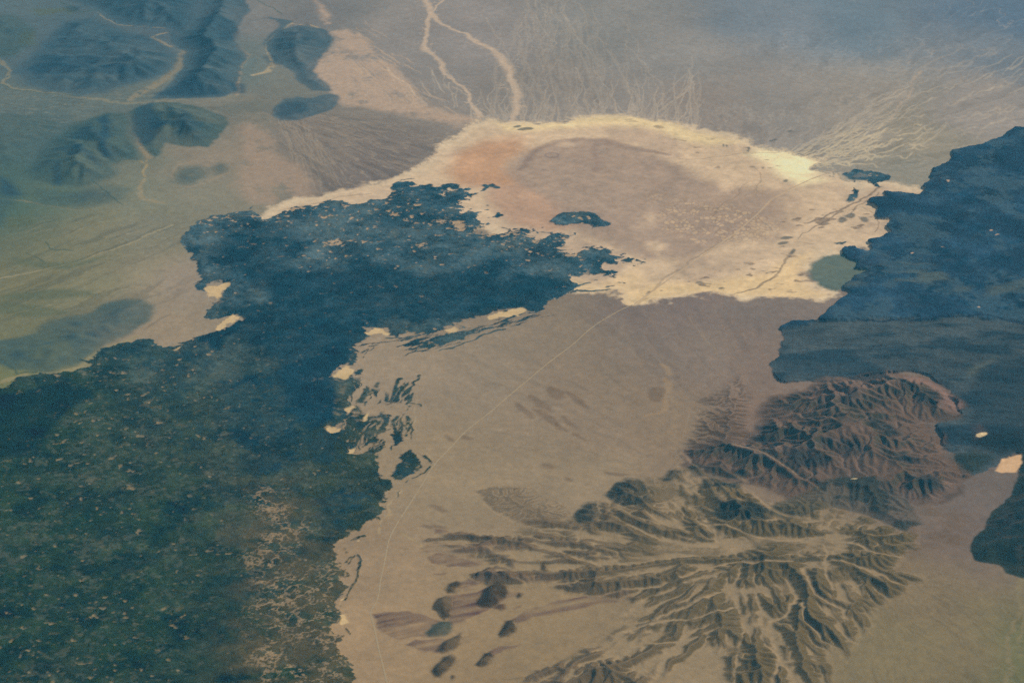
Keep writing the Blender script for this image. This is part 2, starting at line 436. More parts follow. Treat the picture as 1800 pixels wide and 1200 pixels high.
# thin dark gullies
for pts, w in [([(0, 145), (25, 156), (70, 165), (140, 168)], 8), ([(0, 620), (15, 640), (25, 657), (60, 652)], 12), ([(80, 425), (85, 437), (130, 443)], 8), ([(42, 443), (65, 452), (80, 458)], 7),
               ([(165, 318), (200, 345), (215, 360)], 9), ([(450, 0), (470, 12), (500, 25)], 9), ([(105, 5), (140, 22), (165, 18)], 12)]:
    paint((0.0485, 0.0806, 0.0418), line(pts, w, WC, .6) * f4(.6))
for pts in [[(0, 514), (60, 506), (150, 510), (158, 518), (80, 524), (0, 524)], [(20, 452), (100, 455), (180, 448), (110, 470), (30, 462)], [(0, 525), (60, 535), (120, 548), (60, 556), (0, 548)],
            [(0, 380), (50, 375), (70, 390), (40, 400), (0, 402)], [(40, 20), (110, 18), (130, 24), (120, 30), (100, 24), (60, 30)], [(30, 60), (60, 55), (60, 75), (30, 78)]]:
    paint((0.104, 0.1217, 0.0496), soft(pts, 50) * f4(.6))

# darker pavement tongues on the southern fan
def lens(x, y, a, b, rot):
    c, s = math.cos(math.radians(rot)), math.sin(math.radians(rot))
    return [(x + a * math.cos(t) * c - b * math.sin(t) * s, y + a * math.cos(t) * s + b * math.sin(t) * c) for t in np.arange(0, 6.28, .52)]
PAVE = (0.1769, 0.1123, 0.0516)
for x, y, a, b, r in [(925, 722, 20, 5, 40), (950, 712, 24, 6, 35), (960, 735, 26, 6, 38), (975, 695, 16, 12, 40), (1010, 705, 22, 6, 32), (1000, 745, 22, 5, 30), (985, 755, 14, 4, 30), (790, 764, 10, 4, 35), (820, 767, 12, 3, 20),
                      (965, 820, 12, 4, 15), (1000, 843, 7, 4, 20), (1163, 695, 14, 18, 100), (1090, 832, 22, 3, 3), (772, 898, 14, 4, 15), (765, 930, 26, 4, 6), (1015, 770, 12, 3, 25)]:
    paint(PAVE, soft(lens(x, y, a, b, r), 22, WC) * f4(.65))

cov, cdk = np.zeros((NY, NX), f4), np.zeros((NY, NX), f4)
for k in range(150):         # faint small washes that lead down the southern fans
    x0, y0 = RNG.uniform(690, 1380), RNG.uniform(545, 1190)
    if y0 > 800 and x0 > 1000:
        continue
    a = math.atan2(930 - y0, 1430 - x0) + math.pi + RNG.normal(0, .12)
    L_ = RNG.uniform(25, 110)
    draw(cov if k % 3 else cdk, wander(x0, y0, x0 + L_ * math.cos(a), y0 + L_ * math.sin(a) * .8, 8, 1.3), RNG.uniform(3, 6), RNG.uniform(.15, .5))
for k in range(60):          # and across the north-western basin
    x0, y0 = RNG.uniform(0, 330), RNG.uniform(385, 600)
    L_ = RNG.uniform(25, 100)
    draw(cov if k % 2 else cdk, wander(x0, y0, x0 + L_, y0 - L_ * RNG.uniform(.1, .35), 8, 1.5), RNG.uniform(3, 7), RNG.uniform(.15, .5))
paint((0.3893, 0.3029, 0.1622), cov * f4(.6))
paint((0.1504, 0.1254, 0.0629), cdk * f4(.6))

# ------------------------------------------------------------------ the dry lake
LAKE = [(460, 386), (478, 370), (510, 356), (560, 345), (600, 335), (650, 327), (700, 312), (740, 295), (762, 275), (778, 257), (805, 240), (835, 222), (868, 213), (900, 214), (950, 217), (1000, 213), (1040, 209), (1080, 207),
        (1140, 210), (1200, 220), (1240, 232), (1300, 246), (1350, 264), (1400, 270), (1440, 284), (1420, 300), (1470, 308), (1485, 318), (1500, 330), (1560, 318), (1590, 330), (1640, 333), (1660, 345), (1640, 420), (1535, 440),
        (1475, 437), (1455, 449), (1428, 463), (1417, 480), (1425, 497), (1445, 508), (1475, 513), (1468, 523), (1420, 527), (1330, 521), (1250, 517), (1195, 520), (1150, 528), (1110, 536), (1098, 528), (1080, 513), (1050, 512),
        (1000, 516), (960, 480), (900, 420), (800, 380), (700, 350), (620, 370), (520, 390)]
sdk = inside(LAKE, WC, mar=500)
LM = sstep(-75, 55, sdk + N1 * f4(16) + N2 * f4(20) + fbm(90, 4, 94, .7) * f4(22))
paint((0.6275, 0.4793, 0.2794), LM)
paint((0.4873, 0.3635, 0.2244), LM * sstep(20, 160, sdk) * sstep(-.2, 1.2, fbm(420, 6, 95, .65)) * f4(.75))
lakef = LM > .5
hgt[:] = np.where(lakef, hgt * .15 + 3.0, hgt)
# brightest salt rim
rim = np.exp(-np.maximum(sdk, 0) / 95) * LM
paint((0.7642, 0.6441, 0.3915), rim * f4(.6) * sstep(-1.8, .6, N2))
paint((0.9528, 0.8538, 0.4617), soft([(1330, 262), (1400, 268), (1440, 286), (1428, 305), (1450, 318), (1400, 325), (1365, 310), (1340, 285), (1310, 272)], 130) * LM * f4(.9))
paint((0.8468, 0.686, 0.3267), soft([(1060, 208), (1150, 212), (1220, 228), (1290, 250), (1240, 256), (1150, 232), (1060, 224), (900, 228), (880, 220)], 110) * LM * f4(.75))
paint((0.8136, 0.6029, 0.258), soft([(1120, 505), (1250, 490), (1370, 470), (1400, 450), (1430, 445), (1415, 470), (1420, 500), (1460, 515), (1420, 525), (1250, 515), (1120, 532)], 120) * LM * f4(.6))
paint((0.7486, 0.5575, 0.269), soft([(1000, 480), (1060, 495), (1120, 470), (1150, 490), (1120, 530), (1060, 512), (1010, 505)], 90) * LM * f4(.6))
# orange and mauve clay in the middle
paint((0.5187, 0.2947, 0.1366), soft([(775, 300), (800, 268), (860, 244), (930, 236), (945, 262), (918, 290), (935, 322), (870, 327), (790, 322)], 150) * LM * f4(.85))
paint((0.4812, 0.2954, 0.1654), soft([(860, 325), (930, 320), (985, 360), (1010, 395), (960, 405), (890, 395), (850, 350)], 90) * LM * f4(.75))
MAUVE = soft([(938, 272), (960, 255), (1010, 246), (1060, 246), (1130, 262), (1200, 288), (1250, 318), (1290, 335), (1350, 345), (1372, 366), (1335, 398), (1280, 432), (1210, 455), (1140, 462), (1080, 440), (1000, 395), (960, 352), (920, 322), (908, 297)], 120)
paint((0.3567, 0.2585, 0.1694), MAUVE * LM * f4(.84) * sstep(-2.2, .4, N3 * f4(.8) + N2 * f4(.8) + f4(2.4) * MAUVE - f4(1)))
paint((0.2615, 0.1782, 0.119), line([(920, 300), (940, 270), (975, 252), (1020, 245), (1060, 248), (1110, 260), (1180, 275)], [30, 40, 45, 45, 60, 60, 30], WC, .8) * LM * f4(.6))
paint((0.2615, 0.1914, 0.1454), line(lens(972, 275, 11, 4, 0) + [(983, 275)], 12, WC, .6) * f4(.7))
paint((0.2282, 0.1416, 0.0951), soft([(1040, 256), (1055, 254), (1052, 275), (1060, 300), (1045, 298)], 50) * f4(.35))
paint((0.3367, 0.25, 0.1586), soft([(1230, 448), (1290, 440), (1370, 430), (1380, 445), (1300, 470), (1220, 485), (1180, 480)], 90) * LM * f4(.3))
paint((0.3888, 0.2802, 0.1672), soft([(1180, 360), (1280, 330), (1400, 345), (1420, 370), (1380, 400), (1350, 420)], 120) * LM * f4(.4))

def voro(cell, seed, X, Y):
    cx, cy = np.floor(X / cell).astype(np.int32), np.floor(Y / cell).astype(np.int32)
    R = np.random.default_rng(seed).random((128, 128, 3)).astype(f4)
    d1 = np.full(X.shape, 9., f4)
    d2 = np.full(X.shape, 9., f4)
    val = np.zeros(X.shape, f4)
    for a in (-1, 0, 1):
        for b in (-1, 0, 1):
            q = R[(cx + a) & 127, (cy + b) & 127]
            d = np.hypot(cx + a + q[..., 0] - X / cell, cy + b + q[..., 1] - Y / cell).astype(f4)
            m = d < d1
            d2 = np.where(m, d1, np.minimum(d2, d))
            val = np.where(m, q[..., 2], val)
            d1 = np.where(m, d, d1)
    return d2 - d1, val

# dried-mud polygons
CR = soft([(1150, 372), (1200, 352), (1260, 362), (1330, 372), (1370, 400), (1350, 425), (1250, 428), (1170, 415)], 90) + soft([(1130, 340), (1170, 335), (1180, 355), (1140, 360)], 60) * f4(.5) + soft([(1270, 325), (1330, 322), (1340, 350), (1280, 352)], 60) * f4(.5)
j, i = np.where(CR > .03)
e, val = voro(46.0, 3, XX[j, i] + WC[0][j, i] * f4(.8), (YY[j, i] + WC[1][j, i] * f4(.8)) * f4(.62))
mk = sstep(.10, .32, e) * sstep(.35, .75, val + N2[j, i] * f4(.25)) * np.minimum(CR[j, i], 1)
cP, cD = (0.642, 0.4723, 0.2462), (0.2365, 0.151, 0.0901)
for k in range(3):
    a = alb[k][j, i]
    a = a + (f4(cD[k]) - a) * (1 - sstep(.04, .16, e)) * np.minimum(CR[j, i], 1) * f4(.35)
    alb[k][j, i] = a + (f4(cP[k]) - a) * mk * f4(.55)
# scuffs, tracks and clumps on the lake bed
DK = (0.1762, 0.1209, 0.0684)
SC = soft([(1130, 440), (1280, 470), (1400, 440), (1420, 470), (1470, 518), (1330, 518), (1150, 525)], 60) + soft([(1300, 380), (1480, 360), (1540, 380), (1500, 420), (1380, 440)], 60) + soft([(1230, 235), (1390, 270), (1330, 330), (1240, 290), (1080, 212)], 60) * f4(.7)
paint(DK, np.minimum(SC, 1) * sstep(1.45, 2.2, fbm(85, 3, 41, .6, wly=55)) * LM * f4(.75))
paint(DK, np.minimum(SC, 1) * sstep(.955, 1., 1 - np.abs(fbm(300, 4, 42, wly=200))) * LM * f4(.22))
tone(1 - LM * (f4(.035) * N1 + f4(.04) * N2 + f4(.03) * fbm(45, 3, 96, .7)))
for pts, w, a in [
    ([(1110, 537), (1135, 518), (1175, 488), (1215, 458), (1255, 432), (1290, 407)], [14, 14, 12, 10, 10, 8], .35),
    ([(1555, 328), (1520, 344), (1490, 360), (1470, 373), (1440, 385), (1415, 393)], [10, 14, 16, 16, 12, 7], .75),
    ([(1550, 336), (1510, 358), (1490, 378)], [8, 10, 6], .6), ([(1478, 372), (1455, 388), (1425, 402), (1400, 422)], [12, 9, 7, 5], .7),
    ([(1388, 445), (1378, 460), (1372, 478), (1340, 498), (1300, 512)], [18, 12, 10, 16, 8], .6), ([(1372, 482), (1330, 500), (1290, 516)], [8, 12, 6], .5),
    ([(1518, 362), (1530, 375), (1536, 392), (1528, 408)], 6, .6), ([(1195, 284), (1270, 276), (1345, 268), (1370, 266)], 6, .5),
    ([(1326, 296), (1333, 320), (1334, 345)], 5, .5), ([(1335, 375), (1345, 390), (1355, 405)], 5, .5), ([(650, 342), (600, 345), (560, 356), (520, 364), (490, 372)], 9, .4),
    ([(1390, 428), (1410, 428), (1428, 430)], 8, .4), ([(1315, 322), (1280, 352), (1250, 385)], 6, .4)]:
    paint(DK, line(pts, w, WC, .7) * f4(a))
for x, y, a, b in [(1391, 444, 5, 4), (1268, 258, 3, 2), (1276, 259, 3, 2), (1320, 262, 3, 3), (1318, 267, 3, 2), (1340, 297, 2, 2), (1378, 318, 4, 1.5), (1360, 248, 5, 1.5), (1368, 246, 3, 1.5), (1385, 230, 4, 1.5), (1380, 420, 12, 2.5), (1370, 430, 8, 3),
                   (925, 226, 14, 3), (912, 222, 8, 2), (1490, 380, 10, 5), (1512, 385, 8, 4), (1478, 388, 6, 4), (1462, 505, 14, 2), (1227, 495, 4, 1.5), (1266, 507, 5, 2)]:
    paint((0.1145, 0.1068, 0.0756), soft(lens(x, y, a, b, -8), 14, WC) * f4(.8))
paint((0.7017, 0.5142, 0.2572), line([(1116, 536), (1160, 504), (1200, 474), (1240, 446), (1290, 412), (1330, 378), (1358, 350), (1420, 318)], 9, None, .8) * f4(.4))

# still grey-green flat at the foot of the eastern lava
LAG = [(1473, 446), (1450, 452), (1432, 461), (1421, 474), (1423, 490), (1440, 503), (1470, 513), (1490, 500), (1500, 488), (1525, 478), (1505, 460), (1485, 448)]
sdg = inside(LAG, WC)
paint((0.1147, 0.1445, 0.0999), sstep(-40, 25, sdg))
paint((0.1628, 0.1852, 0.1156), sstep(-10, 40, sdg) * sstep(-.2, 1.4, fbm(260, 5, 102, .65, wly=120)) * f4(.5))
lab[lakef] = 1

# ------------------------------------------------------------------ lava
LAVA_W = [(337, 398), (352, 388), (372, 380), (400, 372), (428, 372), (440, 370), (448, 378), (455, 386), (470, 383), (486, 378), (500, 368), (520, 372), (530, 362), (545, 360), (560, 364), (572, 356), (585, 353), (605, 356),
          (612, 358), (625, 365), (640, 362), (660, 355), (675, 352), (690, 345), (697, 330), (705, 320), (725, 318), (738, 328), (760, 324), (770, 328), (797, 325), (805, 332), (780, 338), (770, 345), (790, 342), (812, 340), (824, 342), (815, 352),
          (805, 360), (798, 366), (815, 373), (840, 372), (850, 380), (838, 386), (848, 392), (865, 398), (845, 404), (842, 413), (862, 416), (885, 413), (893, 404), (910, 406), (932, 403), (935, 410), (925, 417), (940, 421), (958, 420), (972, 413), (985, 413), (1008, 417),
          (1025, 424), (1010, 432), (1000, 440), (1010, 447), (1032, 442), (1040, 434), (1055, 441), (1080, 442), (1090, 452), (1110, 455), (1125, 450), (1128, 458), (1105, 466), (1075, 465), (1070, 480), (1070, 488), (1048, 492), (1035, 482),
          (1025, 478), (1018, 485), (1008, 488), (992, 477), (990, 482), (1005, 493), (1016, 500), (1017, 508), (1003, 518), (990, 524), (978, 530), (960, 540), (945, 547), (930, 546), (925, 540), (905, 543), (885, 548), (862, 556), (840, 562),
          (825, 562), (805, 567), (785, 570), (765, 576), (744, 584), (720, 588), (690, 593), (685, 588), (672, 580), (660, 576), (655, 570), (640, 580), (646, 590), (637, 597), (632, 606), (621, 617), (629, 626), (625, 636), (622, 643),
          (608, 648), (600, 645), (580, 660), (582, 668), (594, 672), (606, 670), (613, 662), (624, 661), (624, 682), (616, 698), (602, 722), (588, 736), (573, 752), (585, 757), (592, 762), (606, 760), (615, 770), (610, 790), (607, 798), (618, 800),
          (624, 796), (640, 795), (645, 808), (652, 822), (665, 830), (670, 840), (690, 845), (684, 855), (678, 870), (684, 882), (675, 895), (660, 915), (650, 930), (636, 945), (628, 948), (622, 945), (615, 955), (605, 963), (600, 972), (603, 985),
          (595, 995), (600, 1010), (592, 1025), (603, 1028), (598, 1045), (600, 1060), (605, 1080), (590, 1095), (600, 1110), (605, 1125), (598, 1135), (610, 1150), (622, 1165), (630, 1200), (635, 1260), (-200, 1260), (-200, 692), (0, 678), (18, 672),
          (50, 662), (80, 655), (110, 656), (140, 655), (160, 645), (160, 633), (185, 618), (200, 613), (215, 608), (230, 603), (247, 608), (252, 599), (270, 600), (285, 605), (295, 617), (310, 612), (326, 606), (333, 598), (350, 598), (372, 588),
          (400, 572), (420, 563), (415, 555), (405, 553), (398, 558), (382, 562), (372, 560), (370, 548), (366, 538), (372, 530), (385, 528), (398, 508), (403, 497), (392, 495), (382, 500), (372, 498), (368, 505), (358, 508), (346, 498),
          (352, 490), (347, 478), (345, 465), (338, 455), (328, 440), (324, 425), (322, 412)]
LAVA_E = [(1950, 200), (1800, 228), (1780, 228), (1763, 240), (1730, 252), (1693, 263), (1667, 267), (1663, 278), (1643, 293), (1640, 308), (1633, 320), (1625, 330), (1633, 333), (1637, 342), (1627, 348), (1600, 348), (1583, 345), (1557, 343),
          (1565, 352), (1553, 353), (1520, 357), (1530, 362), (1543, 370), (1548, 380), (1543, 387), (1572, 390), (1563, 403), (1572, 417), (1550, 422), (1525, 425), (1523, 432), (1537, 437), (1530, 442), (1500, 432), (1483, 432), (1473, 442),
          (1485, 450), (1499, 460), (1494, 468), (1522, 474), (1500, 486), (1488, 498), (1467, 511), (1487, 517), (1470, 528), (1453, 540), (1447, 550), (1433, 563), (1403, 570), (1380, 583), (1383, 597), (1373, 620), (1380, 630), (1363, 643),
          (1365, 660), (1387, 676), (1433, 672), (1467, 678), (1517, 668), (1557, 657), (1620, 655), (1670, 688), (1690, 715), (1685, 735), (1660, 750), (1650, 780), (1680, 815), (1690, 842), (1715, 836), (1742, 820), (1757, 806), (1780, 798), (1800, 796), (1950, 760)]
ISLES = [  # small isolated outcrops of lava on the lake bed
    [(843, 327), (850, 325), (857, 326), (862, 324), (866, 327), (875, 331), (865, 332), (858, 330), (852, 334), (845, 338), (830, 344), (828, 342), (842, 336), (850, 331)],
    [(863, 386), (870, 380), (877, 375), (884, 379), (893, 382), (884, 386), (878, 390), (870, 387)],
    [(855, 376), (862, 375), (860, 381), (868, 383), (870, 381), (855, 379)], [(850, 362), (866, 359), (868, 360), (854, 364)], [(856, 358), (868, 358), (867, 360), (857, 359)], [(853, 371), (862, 369), (860, 372)],
    [(970, 388), (978, 376), (990, 373), (1005, 372), (1020, 371), (1040, 373), (1055, 377), (1062, 388), (1072, 396), (1060, 398), (1048, 399), (1040, 402), (1032, 394), (1005, 394), (990, 396), (978, 394)],
    [(971, 414), (980, 408), (992, 412), (986, 420), (974, 420)], [(1480, 307), (1495, 303), (1500, 297), (1508, 300), (1520, 305), (1535, 302), (1545, 306), (1562, 310), (1560, 316), (1545, 322), (1552, 330), (1545, 330), (1530, 322), (1520, 319), (1512, 320), (1502, 320),
    (1500, 326), (1510, 334), (1505, 343), (1500, 352), (1488, 353), (1492, 344), (1490, 333), (1496, 325), (1490, 315)],
    [(1460, 428), (1480, 426), (1482, 432), (1470, 432)],
    [(682, 771), (688, 756), (694, 750), (704, 762), (708, 772), (698, 781), (690, 778)],
    [(688, 838), (694, 822), (705, 812), (703, 800), (722, 791), (732, 802), (739, 812), (737, 822), (722, 832), (705, 845), (693, 845)],
    [(740, 604), (760, 594), (785, 588), (805, 590), (810, 599), (795, 602), (770, 610), (745, 616)],
    [(622, 655), (634, 648), (638, 652), (630, 660), (622, 662)],
    [(598, 1002), (606, 1000), (604, 1010), (598, 1012)],
]
STREAKS = [  # ribbons of lava rubble lying in the drifted sand
    ([(704, 668), (703, 696), (690, 708), (676, 718)], [18, 14, 22, 14]), ([(674, 720), (670, 742), (662, 758)], [24, 26, 8]), ([(710, 704), (692, 718), (684, 736), (670, 764)], [10, 10, 16, 6]),
    ([(732, 664), (728, 678), (715, 687)], [14, 7, 5]), ([(664, 676), (652, 690), (640, 708), (628, 722), (606, 734), (584, 744)], [24, 30, 34, 26, 14, 9]), ([(648, 680), (640, 706), (634, 726)], [16, 18, 12]),
    ([(650, 728), (640, 740), (628, 756), (620, 774)], [20, 18, 9, 6]), ([(706, 738), (716, 756), (712, 768), (704, 774)], [8, 9, 9, 7]), ([(718, 732), (725, 756), (720, 776), (716, 786)], [16, 9, 8, 8]),
    ([(712, 630), (756, 616), (780, 606), (806, 598)], [7, 12, 16, 8]), ([(770, 622), (792, 616), (830, 600), (850, 590), (880, 581)], [5, 9, 8, 13, 10]), ([(952, 551), (971, 549)], 9), ([(953, 559), (972, 557)], 7),
    ([(1014, 514), (1045, 512), (1072, 510)], [9, 16, 9]), ([(1070, 506), (1082, 503)], 14), ([(1085, 496), (1096, 499)], 7), ([(728, 790), (745, 800), (752, 812), (748, 824), (740, 836), (724, 842)], [8, 14, 14, 10, 8, 6]),
    ([(716, 846), (704, 856), (696, 870), (700, 880)], [8, 6, 5, 5]), ([(628, 976), (631, 994), (620, 1020), (611, 1030), (609, 1040), (607, 1050)], [9, 10, 8, 8, 6, 10]), ([(605, 1060), (600, 1085)], [16, 8]), ([(612, 1105), (616, 1118)], 6),
    ([(655, 608), (668, 606), (680, 603), (700, 597), (730, 590)], 6), ([(735, 596), (760, 590), (790, 583)], [12, 16, 12]), ([(800, 578), (815, 582), (840, 578)], [14, 14, 8]), ([(830, 566), (850, 574), (880, 562), (925, 552), (945, 552)], [10, 10, 9, 9, 7]),
    ([(745, 712), (742, 708), (725, 706)], 8), ([(725, 712), (718, 720)], 6), ([(692, 740), (696, 746)], 10), ([(660, 758), (652, 775), (640, 790)], [6, 5, 5]), ([(690, 780), (692, 790)], [10, 8]),
    ([(640, 632), (650, 620), (656, 612)], [4, 5, 4]), ([(1025, 512), (1010, 518)], 12), ([(940, 405), (955, 402), (962, 398)], [9, 6, 4]), ([(708, 318), (722, 316), (735, 315)], [8, 8, 5])]
sdw = inside(LAVA_W, WD, mar=600)
sde = inside(LAVA_E, (WA[0] * f4(.8), WA[1] * f4(.8)), mar=600)
rag = fbm(150, 5, 51, .65)                                     # flow-lobe texture
rag2 = fbm(120, 4, 52, .6, wly=80)
sdi = np.full((NY, NX), -250., f4)
isle = np.zeros((NY, NX), np.uint8)
for q, P in enumerate(ISLES):
    v = inside(P, (WC[0] * f4(.7), WC[1] * f4(.7)))
    isle[v > -20] = 70 + q
    sdi = np.maximum(sdi, v)
fringe = soft([(690, 320), (760, 318), (840, 335), (860, 380), (960, 395), (1060, 365), (1140, 440), (1140, 475), (1060, 495), (940, 430), (840, 420), (780, 370), (700, 350)], 70)
fine = fbm(130, 5, 92, .78)
edgew = sdw + fine * f4(17) + rag2 * f4(7) + fringe * (fbm(85, 4, 97, .72, wly=62) * f4(46) - f4(10)) * sstep(280, 40, np.abs(sdw))
lavaw = np.maximum(sstep(-6, 8, edgew), sstep(-6, 8, sdi + fine * f4(12) + rag2 * f4(9) - 4 - fringe * 3))
for pts, w in STREAKS:
    lavaw = np.maximum(lavaw, line(pts, np.array(w) * 1.0, WC, .45) * sstep(-1.5, -.5, rag))
dxa, dya = np.array(G(690, 690)) - np.array(G(630, 780))
da = math.hypot(dxa, dya)
su, sv = (XX * f4(dxa / da) + YY * f4(dya / da)), (XX * f4(dya / da) - YY * f4(dxa / da))
sgrain = pfbm((su + WA[0]) / f4(330), (sv + WA[1]) / f4(46), 4, 31, .6)
SZ = soft([(620, 668), (650, 668), (690, 690), (712, 720), (718, 780), (700, 800), (655, 815), (625, 790), (600, 745), (590, 740), (610, 715)], 60)
lavaw = np.maximum(lavaw, SZ * sstep(.15, .5, sgrain) * sstep(-1.4, -.4, rag))
strk = np.zeros((NY, NX), f4)
for k in range(110):
    u, v = RNG.random(), RNG.random()
    x0 = 618 + 112 * u
    y0 = max(668, 742 - .72 * (x0 - 618)) + 62 * v * (.4 + u)
    L_ = RNG.uniform(12, 44)
    draw(strk, wander(x0, y0, x0 - L_ * RNG.uniform(.35, .62), y0 + L_ * RNG.uniform(.75, .95), 7, 1.3), np.sin(np.linspace(.25, 2.95, 7)) * RNG.uniform(5, 17), 1.0, .5)
for k in range(40):
    u = RNG.random()
    x0, y0 = 700 + 240 * u, 606 - 52 * u + RNG.uniform(-10, 12)
    L_ = RNG.uniform(10, 44)
    draw(strk, wander(x0, y0, x0 + L_, y0 - L_ * .27, 6, 1.0), np.sin(np.linspace(.25, 2.95, 6)) * RNG.uniform(5, 14), 1.0, .5)
for k in range(60):          # loose blocks along the whole ragged margin
    q = RNG.integers(0, len(LAVA_W) - 40)
    x0, y0 = LAVA_W[q]
    if 0 < x0 < 1120 and y0 < 1200:
        draw(strk, wander(x0 + RNG.normal(0, 7), y0 + RNG.normal(0, 4), x0 + RNG.normal(0, 14), y0 + RNG.normal(0, 5), 5, 1.5), RNG.uniform(4, 12, 5), 1.0, .5)
lavaw = np.maximum(lavaw, strk * sstep(-1.6, -.7, rag))
SZ2 = soft([(640, 600), (700, 594), (760, 582), (850, 560), (940, 545), (900, 565), (820, 598), (740, 618), (700, 612)], 25)
dxa, dya = np.array(G(880, 575)) - np.array(G(712, 625))
da = math.hypot(dxa, dya)
su, sv = (XX * f4(dxa / da) + YY * f4(dya / da)), (XX * f4(dya / da) - YY * f4(dxa / da))
sgr2 = pfbm((su + WC[0]) / f4(220), (sv + WC[1]) / f4(40), 4, 33, .6)
lavaw = np.maximum(lavaw, SZ2 * sstep(.35, .75, sgr2))
lavae = sstep(-6, 8, sde + fine * f4(11))
lav = np.maximum(lavaw, lavae)
# drifted sand that fills hollows of the lava
north = soft([(330, 370), (560, 355), (830, 370), (1010, 420), (1050, 470), (980, 500), (880, 455), (700, 470), (600, 470), (480, 460), (340, 440)], 300)
nedge = soft([(560, 360), (700, 335), (860, 400), (1000, 420), (1000, 445), (840, 430), (690, 400), (600, 395), (470, 395), (340, 420), (330, 390), (440, 372)], 120)
midl = soft([(150, 650), (420, 640), (500, 740), (420, 830), (330, 1000), (330, 1260), (-100, 1260), (-100, 820), (100, 760)], 300)
vein = soft([(380, 940), (450, 850), (530, 860), (600, 980), (600, 1260), (400, 1260), (440, 1080)], 480)
thr = 1.90 - .45 * north - .55 * nedge - .50 * midl - .40 * np.exp(-np.maximum(sdw, 0) / 40) - .1 * N3 + .9 * lavae
pocket = np.maximum(sstep(thr + .2, thr + .8, fbm(25, 2, 53, .6)), sstep(thr + .55, thr + .8, fbm(95, 4, 59, .65, wly=75)) * np.clip(north + nedge, .25, 1))
r1 = 1 - np.abs(fbm(80, 4, 54, .65))
r2 = 1 - np.abs(fbm(190, 5, 55, .6))
vm = np.clip(vein + .6 * soft([(535, 1040), (606, 990), (622, 1260), (470, 1260), (500, 1130)], 160) + .55 * line([(470, 860), (500, 930), (440, 1000), (470, 1070), (520, 1150), (540, 1230)], [120, 200, 150, 190, 260, 300], WB, .8), 0, 1.3)
veins = np.maximum(sstep(.90, 1.02, r1 + .16 * vm - .08) * vm, sstep(.88, 1.0, r2 + .10 * vm - .06) * vm)
veins = np.clip(veins * sstep(-.9, .6, rag * .5 + N3 * .3 + vm - .55), 0, 1)
LAVB, LAVG, LAVK = (0.0229, 0.0585, 0.0741), (0.0214, 0.0286, 0.004), (0.0037, 0.0262, 0.0385)  # blue of the far haze is painted into the distant lava colour
grn = sstep(-600, -3600, XX + (YY - 17000) * f4(.5)) * sstep(20500, 18500, YY)  # where the green cast of the aircraft window is painted into the lava
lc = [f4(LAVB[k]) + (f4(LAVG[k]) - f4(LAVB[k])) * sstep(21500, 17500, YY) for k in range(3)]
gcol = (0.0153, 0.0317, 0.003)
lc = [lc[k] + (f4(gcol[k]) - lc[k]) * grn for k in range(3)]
# paler, dust-covered parts and fresh black parts of the flow
dust = sstep(-.1, .7, fbm(520, 6, 56, .62) + rag * .2)
pale = soft([(500, 400), (640, 370), (850, 420), (1010, 440), (980, 480), (880, 450), (820, 470), (700, 470), (610, 455), (500, 470)], 220)
pale2 = soft([(645, 585), (680, 560), (760, 560), (840, 558), (790, 568), (690, 592)], 60)
pale3 = soft([(335, 420), (380, 400), (390, 470), (375, 495), (350, 480)], 60)
pale4 = soft([(420, 960), (520, 880), (560, 960), (520, 1040), (430, 1060)], 200)
pale5 = soft([(190, 640), (560, 660), (560, 700), (520, 760), (330, 850), (180, 930), (60, 900), (200, 720)], 300)
patch = fbm(190, 6, 93, .8)
pl = np.clip(dust * .35 + .5 * sstep(.1, .9, patch) + .55 * pale + .7 * pale2 + .5 * pale3 + .5 * pale4 + .35 * pale5, 0, 1.3)
black = np.clip(soft([(380, 590), (400, 560), (470, 540), (500, 480), (540, 470), (610, 475), (640, 460), (700, 480), (760, 485), (840, 465), (870, 455), (885, 465), (880, 490), (960, 485), (1000, 500), (990, 520), (900, 545), (830, 560), (700, 565), (640, 575),
                      (625, 610), (620, 640), (560, 690), (520, 740), (500, 700), (480, 640), (440, 600)], 110, WA) * .8
                + soft([(370, 430), (440, 385), (500, 400), (540, 430), (520, 500), (480, 520), (430, 480), (390, 500)], 120, WA) * .7
                + soft([(530, 750), (535, 720), (560, 690), (578, 685), (575, 705), (560, 735), (545, 755)], 40, WA)
                + soft([(360, 598), (400, 575), (425, 568), (400, 600), (385, 622), (372, 612)], 40, WA)
                + soft([(-60, 705), (60, 690), (100, 682), (140, 668), (135, 680), (150, 688), (185, 698), (180, 717), (140, 725), (100, 745), (80, 765), (60, 800), (0, 805), (-60, 812)], 45, WA)
                + .7 * soft([(180, 1005), (215, 975), (240, 963), (290, 975), (270, 995), (225, 1015)], 50, WA) + .5 * soft([(290, 930), (310, 880), (350, 865), (370, 900), (320, 930)], 80, WA) + .55 * soft([(380, 690), (470, 660), (560, 640), (600, 600), (610, 640), (570, 690), (540, 740), (470, 790), (400, 770)], 130, WA) + .5 * soft([(420, 800), (500, 780), (560, 800), (500, 830), (410, 840)], 120, WA)
                + .5 * soft([(70, 1080), (170, 1050), (180, 1065), (90, 1090)], 60, WA) + .4 * soft([(250, 1130), (430, 1085), (430, 1130), (300, 1160)], 100, WA) + .45 * soft([(570, 870), (600, 860), (640, 880), (600, 930), (560, 920)], 100, WA) + .4 * soft([(0, 1120), (30, 1125), (20, 1190), (0, 1195)], 60, WA), 0, 1)
fspk = fbm(26, 2, 101, .7) + .45 * patch
spot = np.maximum(sstep(1.0, 2.0, fbm(170, 4, 57, .6, wly=120)) * .5, sstep(.5, 1.3, -patch) * .55)
K = [f4(c) for c in LAVK]
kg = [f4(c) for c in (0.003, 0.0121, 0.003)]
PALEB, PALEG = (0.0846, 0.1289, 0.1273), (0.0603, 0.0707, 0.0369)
ny_ = sstep(21500, 17500, YY)
